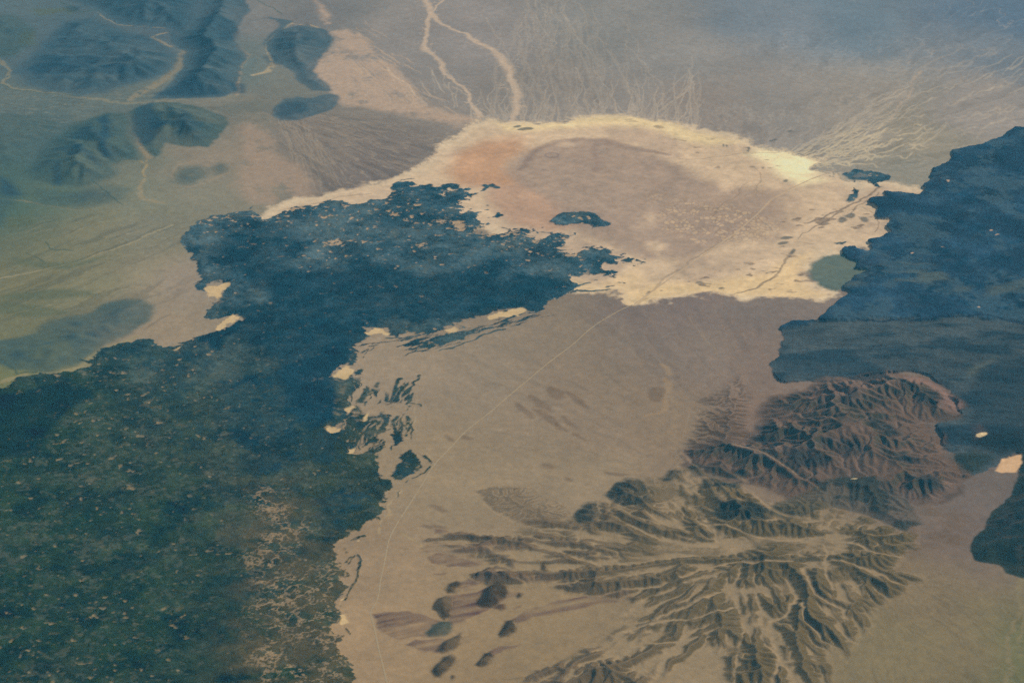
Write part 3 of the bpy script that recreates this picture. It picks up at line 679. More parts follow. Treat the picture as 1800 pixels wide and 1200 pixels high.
for k in range(3):
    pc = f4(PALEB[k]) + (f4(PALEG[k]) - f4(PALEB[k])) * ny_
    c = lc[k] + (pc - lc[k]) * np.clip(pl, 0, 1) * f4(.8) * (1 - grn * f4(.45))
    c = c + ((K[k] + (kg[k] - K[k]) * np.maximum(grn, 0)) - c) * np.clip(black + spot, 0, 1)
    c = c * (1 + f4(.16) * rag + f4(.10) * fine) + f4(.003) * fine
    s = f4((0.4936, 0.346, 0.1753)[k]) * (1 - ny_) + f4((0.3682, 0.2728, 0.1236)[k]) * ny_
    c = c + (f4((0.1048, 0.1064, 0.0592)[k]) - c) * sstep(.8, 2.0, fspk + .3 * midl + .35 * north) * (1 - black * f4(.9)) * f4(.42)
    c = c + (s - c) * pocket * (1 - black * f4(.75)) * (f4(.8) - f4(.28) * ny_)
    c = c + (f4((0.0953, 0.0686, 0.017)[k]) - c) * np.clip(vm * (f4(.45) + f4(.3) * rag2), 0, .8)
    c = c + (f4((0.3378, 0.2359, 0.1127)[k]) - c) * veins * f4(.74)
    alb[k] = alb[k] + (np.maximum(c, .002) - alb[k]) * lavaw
# a sandy speckled strip and light drifts at the lava's southern edge
paint((0.2058, 0.1714, 0.0907), soft([(575, 745), (590, 715), (606, 690), (600, 672), (580, 676), (570, 700), (562, 730), (556, 760)], 25, WA) * sstep(.6, 1.6, fbm(60, 3, 58) + .5) * f4(.6))
BRIGHT = [  # clean pale sand caught against the lava
    [(362, 582), (372, 572), (380, 562), (395, 558), (407, 551), (414, 556), (423, 562), (412, 570), (398, 572), (388, 580), (372, 586)],
    [(366, 504), (372, 496), (384, 499), (396, 493), (405, 494), (400, 505), (392, 515), (385, 530), (380, 520), (368, 522), (366, 514)],
    [(577, 662), (590, 654), (605, 645), (622, 655), (612, 664), (606, 670), (592, 668)], [(640, 586), (655, 577), (670, 579), (680, 583), (687, 589), (675, 594), (660, 589), (645, 591)],
    [(573, 750), (580, 744), (590, 748), (597, 752), (605, 752), (600, 760), (590, 762), (583, 756)], [(300, 616), (312, 610), (325, 605), (328, 600), (318, 610), (305, 618)],
    [(606, 800), (612, 790), (622, 792), (634, 792), (625, 798), (612, 800)], [(620, 944), (625, 947), (631, 950), (625, 955), (619, 950)], [(592, 970), (600, 966), (598, 975), (594, 976)], [(598, 1080), (612, 1078), (614, 1092), (600, 1098)],
    [(598, 1050), (606, 1040), (608, 1052), (600, 1064)], [(850, 560), (865, 552), (895, 546), (922, 543), (932, 548), (915, 556), (880, 560), (860, 566)], [(770, 583), (790, 580), (800, 586), (780, 592)], [(835, 566), (855, 563), (850, 568)],
    [(640, 742), (655, 718), (660, 720), (645, 745)], [(606, 722), (622, 712), (630, 718), (612, 726)],
]
br = np.full((NY, NX), -250., f4)
for P in BRIGHT:
    br = np.maximum(br, inside(P, WC))
brm = sstep(-5, 10, br + fine * f4(15) + rag2 * f4(6))
paint((0.6719, 0.4924, 0.2175), brm * f4(.85) * sstep(-1.6, .2, rag + br / 14))
lavaw = lavaw * (1 - brm)
lav = np.maximum(lavaw, lavae)
# eastern lava: blue-black flow, a step, then long brown-grey slopes below it
lp = fbm(240, 5, 65, .75)
low = soft([(1350, 600), (1440, 566), (1500, 563), (1550, 566), (1600, 565), (1650, 560), (1700, 560), (1760, 565), (1800, 573), (1960, 575), (1960, 900), (1350, 900)], 34, WD)
eb, el_, ek = (0.0205, 0.0516, 0.0829), (0.0598, 0.0722, 0.0671), (0.0189, 0.032, 0.0377)  # flow colour carries painted-in haze blue
strp = fbm(900, 5, 61, .6, wly=240)
gry = sstep(-.9, .7, fbm(420, 5, 64, .6, wly=110)) * np.clip(soft([(1500, 478), (1560, 465), (1660, 473), (1670, 500), (1600, 512), (1540, 508), (1470, 512)], 60, WA) * .8 + .7 * soft([(1740, 505), (1800, 500), (1880, 490), (1880, 520), (1730, 525)], 60, WA) + .6 * soft([(1670, 510), (1710, 505), (1700, 522), (1670, 520)], 50, WA), 0, 1)
pocke = sstep(2.75, 3.1, fbm(80, 3, 62, .6))
for k in range(3):
    c = f4(eb[k]) * (1 + f4(.25) * fbm(260, 5, 63, .6)) + f4(.012) * sstep(.2, 1.8, strp) - f4(.012) * sstep(.2, 1.5, -fine)
    c = c + (f4((0.0593, 0.1, 0.1138)[k]) - c) * sstep(.2, 1.2, lp) * f4(.55)
    c = c + (f4((0.0076, 0.0265, 0.0482)[k]) - c) * sstep(.3, 1.2, -lp) * f4(.6)
    c = c + (f4((0.0893, 0.1117, 0.0925)[k]) - c) * gry
    c = c + (f4((0.5719, 0.3942, 0.2153)[k]) - c) * pocke * f4(.9)
    b = f4(el_[k]) + (f4(ek[k]) - f4(el_[k])) * sstep(-.4, 1.3, strp + .3 * rag2)
    b = b * (1 + f4(.08) * rag + f4(.10) * lp)
    c = c + (b - c) * low
    alb[k] = alb[k] + (np.maximum(c, .002) - alb[k]) * lavae
for pts, c, a in [([(1700, 690), (1705, 660), (1740, 640), (1810, 630), (1950, 620), (1950, 760), (1800, 770), (1740, 780), (1700, 760)], (0.0131, 0.0235, 0.027), .6), ([(1690, 650), (1720, 640), (1740, 630), (1715, 645), (1696, 665)], (0.1262, 0.1319, 0.0819), .6),
                  ([(1376, 640), (1450, 630), (1530, 640), (1560, 655), (1500, 668), (1430, 665), (1380, 660)], (0.0233, 0.0408, 0.0489), .6), ([(1660, 800), (1700, 790), (1740, 800), (1720, 830), (1690, 842), (1675, 830)], (0.0171, 0.0215, 0.0051), .8),
                  ([(1680, 775), (1800, 765), (1800, 795), (1750, 800)], (0.0099, 0.0129, 0.0089), .8), ([(1700, 760), (1720, 752), (1725, 770), (1705, 776)], (0.0947, 0.0636, 0.0459), .6)]:
    paint(c, soft(pts, 60, WA) * f4(a))
paint((0.7178, 0.5558, 0.2714), sstep(-8, 8, inside(lens(1721, 773, 11, 3, -8), WC)))
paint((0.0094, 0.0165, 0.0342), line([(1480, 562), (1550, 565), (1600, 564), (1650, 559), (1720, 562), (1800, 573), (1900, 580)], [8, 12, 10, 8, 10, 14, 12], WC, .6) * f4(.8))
# lava stands proud of the plain and is rough
hgt += lavaw * (np.clip(sdw, 0, 80) * f4(.12) + 3 + rag * f4(2.6) + N1 * f4(1.2)) * (1 - pocket * f4(.6))
hgt += lavae * (np.clip(sde, 0, 80) * f4(.12) + 4 + rag * f4(3.0) + strp * f4(10) * low + 8 + 14 * (1 - low))
lab[lavaw > .5] = 2
lab[(lavaw > .5) & (isle > 0) & (sdw < 0)] = isle[(lavaw > .5) & (isle > 0) & (sdw < 0)]
lab[lavae > .5] = 3
lab[(sdg > 0) & (lavae < .5)] = 4

# ------------------------------------------------------------------ hills cut by running water
def erode(U, h, fixed, dx, steps, k, diff, grow):
    """stream-power erosion: uplift U, streams cut down, slopes creep; returns height and drainage area"""
    ny, nx = h.shape
    n = ny * nx
    idx = np.arange(n).reshape(ny, nx)
    fx = fixed.ravel()
    for s in range(steps):
        h = h + U * grow * (~fixed)
        for _ in range(diff):
            p = np.pad(h, 1, mode='edge')
            h = np.where(fixed, h, h + .12 * (p[:-2, 1:-1] + p[2:, 1:-1] + p[1:-1, :-2] + p[1:-1, 2:] - 4 * h))
        best = np.zeros((ny, nx))
        rec = idx.copy()
        dst = np.full((ny, nx), dx)
        p = np.pad(h, 1, mode='constant', constant_values=1e9)
        for dj in (-1, 0, 1):
            for di in (-1, 0, 1):
                if dj or di:
                    L = dx * math.hypot(dj, di)
                    sl_ = (h - p[1 + dj:ny + 1 + dj, 1 + di:nx + 1 + di]) / L
                    m = sl_ > best
                    best = np.where(m, sl_, best)
                    rec = np.where(m, np.roll(idx, (-dj, -di), (0, 1)), rec)
                    dst = np.where(m, L, dst)
        rec = np.where(fixed, idx, rec).ravel()
        dst = dst.ravel()
        # depth of every cell in its stream tree, then work down and up the tree level by level
        dep = (rec != np.arange(n)).astype(np.int32)
        ptr = rec.copy()
        for _ in range(14):
            dep = dep + dep[ptr]
            ptr = ptr[ptr]
        order = np.argsort(dep, kind='stable')
        cuts = np.searchsorted(dep[order], np.arange(dep.max() + 2))
        A = np.full(n, dx * dx)
        for d in range(len(cuts) - 2, 0, -1):
            q = order[cuts[d]:cuts[d + 1]]
            np.add.at(A, rec[q], A[q])
        hf = h.ravel().copy()
        F = np.ravel(k) * np.sqrt(A) / dst
        for d in range(1, len(cuts) - 1):
            q = order[cuts[d]:cuts[d + 1]]
            hf[q] = (hf[q] + F[q] * hf[rec[q]]) / (1 + F[q])
        h = hf.reshape(ny, nx)
    return h, A.reshape(ny, nx)

def blur(a, n=1):
    for _ in range(n):
        p = np.pad(a, 1, mode='edge')
        a = (p[:-2, 1:-1] + p[2:, 1:-1] + p[1:-1, :-2] + p[1:-1, 2:] + 4 * a) / 8
    return a

def minf(a, n):
    for _ in range(n):
        p = np.pad(a, 1, mode='edge')
        a = np.minimum(np.minimum(np.minimum(p[:-2, 1:-1], p[2:, 1:-1]), np.minimum(p[1:-1, :-2], p[1:-1, 2:])), a)
    return a

def grade(sl, sx_, S_):
    gy, gx = np.gradient(hgt[sl, sx_], DX)
    return np.hypot(gx, gy)

# --- south-east: fan-shaped badlands, red hills and dark knobs
FAN = [(1005, 905), (1060, 880), (1090, 845), (1150, 835), (1210, 818), (1280, 850), (1350, 880), (1460, 890), (1560, 918), (1612, 935), (1625, 962), (1585, 985), (1575, 1005), (1620, 1015), (1670, 1025), (1610, 1032), (1562, 1062), (1545, 1090), (1538, 1122), (1505, 1128),
       (1483, 1150), (1472, 1180), (1450, 1260), (980, 1260), (930, 1215), (880, 1195), (990, 1160), (1060, 1105), (1100, 1062), (1020, 1045), (960, 1035), (850, 1040), (815, 1012), (850, 990), (800, 985), (745, 965), (738, 955), (800, 935), (900, 940), (930, 915)]
LOBE = [(822, 862), (862, 852), (930, 852), (990, 880), (1015, 905), (940, 925), (900, 915), (868, 895)]
RED = [(1325, 725), (1350, 705), (1400, 690), (1430, 674), (1470, 668), (1517, 665), (1560, 657), (1620, 665), (1670, 690), (1692, 715), (1682, 732), (1640, 745), (1660, 780), (1690, 820), (1705, 838), (1690, 868), (1640, 888), (1580, 880), (1540, 850), (1470, 850),
       (1400, 880), (1330, 862), (1250, 835), (1205, 815), (1200, 795), (1240, 790), (1322, 772), (1330, 745)]
LFAN = [(1193, 700), (1212, 690), (1240, 665), (1290, 645), (1318, 690), (1326, 720), (1322, 770), (1300, 800), (1210, 810), (1165, 830), (1192, 760)]
KNOBS = {  # dark rocky hills between the washes
    'B1': [(1008, 905), (1035, 886), (1055, 882), (1058, 908), (1038, 918), (1012, 920)], 'B2': [(1075, 872), (1088, 850), (1105, 838), (1135, 838), (1140, 850), (1152, 865), (1152, 890), (1115, 893), (1085, 888)],
    'B3': [(1168, 836), (1176, 824), (1192, 822), (1205, 830), (1195, 840), (1175, 840)], 'B4': [(1208, 822), (1222, 812), (1240, 820), (1290, 832), (1330, 838), (1300, 846), (1240, 838), (1215, 836)],
    'B5': [(1226, 852), (1242, 836), (1258, 838), (1270, 852), (1300, 850), (1300, 866), (1262, 862), (1232, 864)], 'B6': [(1254, 905), (1262, 890), (1300, 886), (1345, 893), (1366, 910), (1340, 920), (1295, 924), (1262, 916)],
    'B7': [(1335, 912), (1360, 895), (1400, 872), (1440, 855), (1480, 846), (1540, 845), (1575, 862), (1600, 895), (1612, 920), (1590, 930), (1550, 915), (1510, 903), (1470, 897), (1430, 908), (1380, 916)]}
VEG = [(1610, 880), (1640, 890), (1680, 905), (1705, 960), (1640, 970), (1620, 990), (1600, 940)]
CH = [([(1150, 800), (1160, 845), (1185, 870), (1212, 890), (1240, 918), (1252, 940), (1290, 965)], 26), ([(1280, 832), (1302, 849), (1322, 868), (1344, 884), (1368, 903), (1400, 912)], 14), ([(1268, 1010), (1240, 1020), (1194, 1032), (1140, 1050), (1080, 1092)], 14),
      ([(1389, 996), (1350, 996), (1290, 988), (1255, 998), (1194, 1020), (1110, 1038), (1000, 1060)], 12), ([(1380, 1023), (1392, 1047), (1395, 1068), (1383, 1086), (1356, 1101), (1359, 1128), (1359, 1160), (1350, 1240)], 11),
      ([(1413, 1008), (1416, 1026), (1428, 1050), (1455, 1062), (1482, 1073), (1484, 1088), (1470, 1101), (1490, 1126), (1520, 1140)], 11), ([(1408, 1070), (1412, 1095), (1432, 1120), (1462, 1140), (1480, 1165)], 8),
      ([(1338, 1080), (1342, 1110), (1346, 1142), (1368, 1173), (1392, 1195), (1410, 1230)], 11), ([(1308, 1074), (1311, 1110), (1305, 1140), (1292, 1170), (1288, 1230)], 8), ([(1248, 1100), (1206, 1116), (1182, 1149), (1163, 1160), (1161, 1195), (1150, 1240)], 14),
      ([(1262, 975), (1200, 981), (1155, 984), (1110, 990), (1050, 992), (960, 968), (935, 960)], 12), ([(1252, 940), (1262, 962), (1215, 960), (1150, 945), (1110, 925), (1085, 915)], 9), ([(1300, 1000), (1290, 1030), (1230, 1062), (1160, 1092), (1080, 1098)], 10),
      ([(1400, 950), (1370, 958), (1320, 945), (1290, 935), (1260, 930)], 9), ([(1460, 950), (1500, 955), (1540, 975), (1590, 985)], 8), ([(1465, 990), (1500, 1000), (1540, 1015), (1580, 1030)], 8), ([(1180, 845), (1178, 870), (1195, 893)], 10),
      ([(1080, 1120), (1140, 1100), (1220, 1088), (1290, 1072)], 9), ([(1080, 1148), (1150, 1136), (1200, 1130), (1260, 1112)], 9), ([(1455, 945), (1452, 975), (1450, 1010), (1462, 1040)], 8), ([(1290, 800), (1350, 810), (1420, 850), (1450, 868)], 9), ([(1190, 745), (1200, 800), (1240, 830), (1290, 850)], 10)]
allp = GP(FAN + RED + LFAN)
sy, sx = window(allp, 120)
sy = slice(0, sy.stop)
def cut(a):
    return a[sy, sx].astype(np.float64)
sfan, slobe, sred, slf = cut(inside(FAN, WC)), cut(inside(LOBE, WC)), cut(inside(RED, WC)), cut(inside(LFAN, WB))
kn = {k: cut(inside(v, WC)) for k, v in KNOBS.items()}
skn = np.max(np.stack([v for v in kn.values()]), 0)
# ridges run out from the head of the fan
ax_, ay_ = G(1445, 960)
bx_, by_ = G(1285, 978)
ex, ey = bx_ - ax_, by_ - ay_
qq = np.clip(((cut(XX) - ax_) * ex + (cut(YY) - ay_) * ey) / (ex * ex + ey * ey), 0, 1)
rx, ry = cut(XX) - ax_ - qq * ex + 0, cut(YY) - ay_ - qq * ey
rr = np.hypot(rx, ry)
far_ = sstep(4200, 1300, rr)
th_ = np.arctan2(ry, rx)
radial = np.asarray(pfbm(th_ * 10.5 + qq * 9 + cut(WB[0]) / 210 + cut(WA[1]) / 260 + rr / 2600, np.log(rr + 250) * 2.4, 4, 19, .72), float)
radial = radial * sstep(120, 620, rr) + 1.5 * cut(fbm(420, 5, 20, .7, wly=150)) * sstep(760, 200, rr)
U = .41 * sstep(-20, 110, sfan) * (.80 + .20 * far_) * np.clip(.95 + .48 * radial + .22 * cut(N2), .25, 1.7) + .10 * sstep(0, 60, slobe) + .80 * sstep(-20, 140, sred) + .75 * sstep(-10, 70, skn) + .30 * sstep(0, 150, slf)
U *= .75 + .5 * np.clip(cut(N2) * .4 + .5, 0, 1)
fixed = (np.max(np.stack([sfan, slobe, sred, slf, skn]), 0) < 0)
chan = np.zeros_like(rr)
for pts, wd in CH:
    chan = np.maximum(chan, cut(line(pts, wd * 1.35, WC, .8)))
h0 = cut(N1) * .8 + cut(N2) * 1.5 + np.where(fixed, 0, 6 + np.clip(2200 - rr, 0, 2200) * .010) - chan * 9 + 8 * radial * (sfan > 0)
h0 = np.where(fixed, 0, np.maximum(h0, .2))
rx8 = cut(fbm(200, 4, 71))
KK = 1.0 - .40 * sstep(0, 60, sred) - .46 * sstep(-40, 40, np.maximum(np.maximum(sfan, slobe), slf)) * (1 - sstep(-20, 40, np.maximum(skn, sred)))
hh, AA = erode(U * (1 - .6 * chan), h0 + rx8 * .8, fixed, DX, 26, KK, 2, 7.0)
hh = blur(hh, 1)
base = minf(blur(hh, 2), 5)
rel = hh - base
gy, gx = np.gradient(blur(hh, 1), DX)
slp = np.hypot(gx, gy)
hgt[sy, sx] += np.where(fixed, 0, hh).astype(f4)
wash = sstep(9.3, 11.2, np.log(AA) + .5 * cut(N1) * 0)
wash = np.maximum(blur(wash, 2) * 1.5, chan * .9 * sstep(-1.6, .2, cut(N1) + cut(N2)))
def area(sd, w):
    return sstep(-w, w, sd)
def put(c, m):
    m = m.astype(f4)
    for k in range(3):
        alb[k][sy, sx] += (f4(c[k]) - alb[k][sy, sx]) * m
n1, n2, n3 = cut(N1), cut(N2), cut(N3)
vdark = cut(fbm(150, 4, 72))
rockm = sstep(.10, .34, slp + .04 * vdark) * (1 - np.clip(wash, 0, 1) * .9)
aF = area(sfan, 25)
put((0.318, 0.2308, 0.1079), sstep(-60, 260, sfan) * .8)
put((0.1387, 0.0915, 0.0267), aF * rockm * .65)
put((0.1575, 0.1104, 0.0427), aF * sstep(1.0, 6.0, rel + 2.0 * vdark) * (1 - np.clip(wash, 0, 1)) * .72)
put((0.1105, 0.0797, 0.0218), aF * rockm * sstep(.12, .33, slp + .08 * vdark + .04 * n3) * .78)
left = sstep(200, -1800, rx)
put((0.151, 0.0971, 0.0472), aF * left * sstep(2, 9, rel) * (1 - np.clip(wash, 0, 1)) * .6)
put((0.1507, 0.1013, 0.0436), area(slobe, 20) * sstep(.03, .12, slp + .02 * vdark) * .7)
put((0.1046, 0.0628, 0.0276), area(slf, 40) * sstep(.10, .34, slp + .04 * vdark) * .85)
aR = area(sred + 18 * vdark, 45)
put((0.1293, 0.0777, 0.04), aR * .9)
put((0.0763, 0.0529, 0.0288), aR * sstep(-.3, .9, vdark * .6 + .7 * n2) * .75)
put((0.2291, 0.1478, 0.0943), aR * np.maximum(wash * .8, sstep(.3, 1.4, n2 - vdark * .4) * .5))
put((0.0494, 0.0537, 0.0246), aR * sstep(.45, .8, slp) * .6)
red_lit = cut(soft([(1560, 658), (1620, 658), (1665, 690), (1640, 710), (1580, 690)], 60)) + cut(soft([(1640, 705), (1690, 712), (1685, 735), (1640, 735)], 50)) + cut(soft([(1400, 690), (1470, 672), (1520, 680), (1500, 720), (1430, 710)], 80)) * .6
put((0.2538, 0.1512, 0.101), red_lit * .75 * area(sred + 10, 25))  # sunlit pink slopes, the light painted into the hill colour
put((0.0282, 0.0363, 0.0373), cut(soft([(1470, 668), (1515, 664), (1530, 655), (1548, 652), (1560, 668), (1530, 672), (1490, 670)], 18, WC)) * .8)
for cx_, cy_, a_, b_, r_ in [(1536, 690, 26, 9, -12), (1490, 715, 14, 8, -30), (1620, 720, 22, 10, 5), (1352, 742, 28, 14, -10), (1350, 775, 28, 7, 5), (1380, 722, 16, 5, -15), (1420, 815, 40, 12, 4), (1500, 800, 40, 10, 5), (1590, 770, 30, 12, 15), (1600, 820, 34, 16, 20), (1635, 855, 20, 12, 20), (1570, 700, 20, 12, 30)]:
    put((0.0259, 0.0286, 0.0228), area(cut(inside(lens(cx_, cy_, a_, b_, r_), WB, mar=200)), 50) * .75 * sstep(-1.5, .3, vdark))  # faces turned from the sun, their shade painted as dark patches
put((0.0286, 0.0311, 0.0165), area(skn, 22) * (.45 + .45 * sstep(-.5, .9, vdark + .6 * n2)))
put((0.1155, 0.0885, 0.032), area(kn['B7'], 20) * sstep(300, -300, cut(XX) - G(1430, 880)[0]) * .6)
put((0.1324, 0.0653, 0.0317), area(kn['B2'], 20) * sstep(.1, .8, n2) * .6)
put((0.1508, 0.0956, 0.0447), cut(soft(VEG, 60)) * sstep(-.3, .8, vdark) * .6)
put((0.3578, 0.2583, 0.1246), np.clip(chan, 0, 1) * sstep(-1.8, .4, n1 + n2) * np.maximum(area(sred, 40) * .4, aF * .55))
lsub = lab[sy, sx]
lsub[slf > 30] = 5
lsub[slobe > 0] = 6
lsub[sfan > 0] = 7
lsub[sred > 0] = 8
for q, (k, v) in enumerate(kn.items()):
    lsub[v > 0] = 10 + q
VALLEY = [(1749, 829), (1757, 809), (1775, 801), (1797, 799), (1794, 822), (1787, 831)]
paint((0.6873, 0.4453, 0.2102), sstep(-10, 10, inside(VALLEY, WC)) * f4(.95))
paint((0.643, 0.4987, 0.2303), sstep(-5, 5, inside(lens(1508, 848, 6, 1.5, -10), WC)) * f4(.8))

# --- dark hill in the right foreground and smooth knolls on the southern fan
BRH = [(1799, 798), (1792, 822), (1787, 845), (1779, 868), (1763, 898), (1733, 918), (1713, 940), (1702, 965), (1713, 983), (1747, 992), (1767, 1006), (1797, 1014), (1850, 1040), (1980, 1060), (1980, 780), (1850, 780)]
s = inside(BRH, WC, mar=400)
m = sstep(-14, 14, s)
hgt += (sstep(-10, 360, s) * (130 + N2 * f4(9) + rag * f4(6)) * (s > -10)).astype(f4)
paint((0.0174, 0.0242, 0.014), m * (1 - f4(.25) * sstep(-.5, 1.5, rag2)))
paint((0.04, 0.0461, 0.0183), m * sstep(.3, 1.4, N2) * f4(.5))
lab[s > 0] = 20
HALO = [[(652, 1082), (672, 1076), (700, 1076), (740, 1080), (770, 1090), (790, 1100), (765, 1118), (730, 1118), (700, 1124), (672, 1116), (662, 1100)], [(712, 1134), (730, 1124), (770, 1122), (800, 1125), (780, 1142), (735, 1144)], [(786, 1050), (820, 1044), (860, 1035), (900, 1045), (930, 1042), (900, 1055), (870, 1070), (845, 1082), (810, 1098), (795, 1105), (790, 1080)],
        [(870, 1070), (882, 1068), (890, 1064), (888, 1074), (875, 1075)], [(860, 1150), (880, 1142), (926, 1134), (915, 1142), (885, 1152), (868, 1156)], [(905, 1090), (930, 1075), (960, 1062), (985, 1050), (1110, 1040), (1115, 1058), (1050, 1062), (1000, 1072), (950, 1082), (920, 1096)],
        [(800, 1032), (830, 1020), (850, 1012), (900, 1000), (930, 985), (926, 992), (880, 1012), (960, 1008), (1000, 1012), (960, 1022), (900, 1022), (870, 1028), (835, 1030)], [(762, 1012), (785, 1010), (782, 1013), (765, 1014)], [(740, 965), (770, 960), (850, 958), (920, 965), (930, 970), (860, 975), (800, 978), (755, 975)],
        [(752, 982), (790, 975), (830, 976), (850, 985), (830, 998), (790, 1000), (765, 992)], [(765, 935), (800, 938), (840, 940), (800, 948), (768, 944)], [(905, 1075), (925, 1064), (920, 1070), (908, 1077)], [(806, 1035), (825, 1030), (842, 1024), (830, 1034), (812, 1040)]]
hal = np.full((NY, NX), -250., f4)
for P in HALO:
    hal = np.maximum(hal, inside(P, WC))
th = (XX * f4(.35) - YY) / f4(26)
str_ = pfbm(XX / 260, th / 2.2, 3, 77)
hm = sstep(-14, 14, hal) * (lab != 7) + sstep(-14, 14, hal) * (lab == 7) * f4(.4)
paint((0.1917, 0.1173, 0.0604), hm * f4(.9) * (f4(.8) + f4(.25) * str_))
hgt += (sstep(-10, 60, hal) * (4 + str_ * f4(1.2)) * (hal > -10)).astype(f4)
KNOLLS = [  # outline, height, label, name rank
    ([(840, 1052), (846, 1040), (858, 1032), (876, 1028), (890, 1034), (894, 1046), (884, 1058), (868, 1069), (850, 1070), (838, 1064)], 62, 'largest of the smooth dark knolls on the tan plain, round, east of two merged ones'),
    ([(762, 1062), (768, 1054), (784, 1050), (794, 1054), (792, 1070), (792, 1084), (784, 1092), (776, 1086), (770, 1076), (760, 1072)], 46, 'tall irregular dark knoll just above the greenish round one on the tan plain'),
    ([(752, 1112), (762, 1102), (776, 1094), (792, 1094), (798, 1104), (792, 1116), (774, 1120), (756, 1118)], 36, 'greenish dark round knoll in the middle of the stacked row of knolls'),
    ([(767, 1142), (778, 1130), (796, 1122), (812, 1114), (816, 1120), (808, 1134), (796, 1141), (776, 1147)], 34, 'dark slanted knoll with a long purple-brown tongue of gravel on its left'),
    ([(880, 1118), (886, 1104), (892, 1094), (908, 1090), (912, 1102), (910, 1112), (900, 1120), (886, 1122)], 40, 'isolated very dark knoll on bare sand with a brown tail to its upper right'),
    ([(759, 1180), (766, 1166), (780, 1154), (792, 1150), (801, 1156), (798, 1168), (786, 1180), (776, 1190), (764, 1188)], 40, 'long oval dark knoll lowest on the tan plain above a tiny dark bump'),
    ([(838, 1168), (848, 1158), (856, 1148), (868, 1146), (871, 1154), (862, 1166), (848, 1171)], 30, 'small oval dark knoll with a pale brown tail pointing right'),
    ([(792, 1187), (796, 1183), (803, 1184), (802, 1189), (796, 1192)], 9, 'tiny dark bump beside the lowest oval knoll'),
    ([(785, 1038), (792, 1028), (804, 1023), (813, 1026), (806, 1036), (800, 1044), (788, 1044)], 24, 'small slanted dark knoll furthest up the row on the tan plain'),
    ([(868, 1016), (878, 1010), (888, 1008), (888, 1014), (880, 1022), (870, 1018)], 18, 'small dark wedge ending a brown ridge just above the largest knoll'),
    ([(910, 1050), (914, 1043), (921, 1045), (920, 1050), (913, 1053)], 14, 'small dark cone at the right tip of the gravel apron of the largest knoll'),
    ([(872, 1069), (880, 1064), (890, 1064), (890, 1072), (880, 1075)], 10, 'low brown mound right below the largest dark knoll'),
    ([(835, 1014), (845, 1006), (862, 1000), (864, 1004), (850, 1012), (840, 1018)], 14, 'low dark knoll joined to a brown ridge left of the badlands'),
    ([(950, 997), (956, 992), (962, 999), (960, 1006), (952, 1004)], 16, 'dark cone on brown ground between pale washes left of the badlands'),
]
for q, (P, hk, _) in enumerate(KNOLLS):
    s = inside(P, (WC[0] * f4(.5), WC[1] * f4(.5)), mar=120)
    mx = float(s.max())
    dome = sstep(-.15, 1.0, np.clip(s / mx, 0, 1)) * hk * f4(.6) * (1 + f4(.16) * N2 + f4(.10) * rag2) + (s > 0) * rag * f4(1.0)
    hgt += np.where(s > 0, np.maximum(dome, 0), 0).astype(f4)
    c = (0.0344, 0.0208, 0.003) if q not in (2, 11) else ((.0478, .0588, .0337) if q == 2 else (0.1002, 0.0535, 0.0176))
    paint(c, sstep(-22, 20, s + fine * f4(5)) * (f4(.94) - f4(.22) * sstep(-1, 1.5, rag2)))
    lab[s > 0] = 30 + q

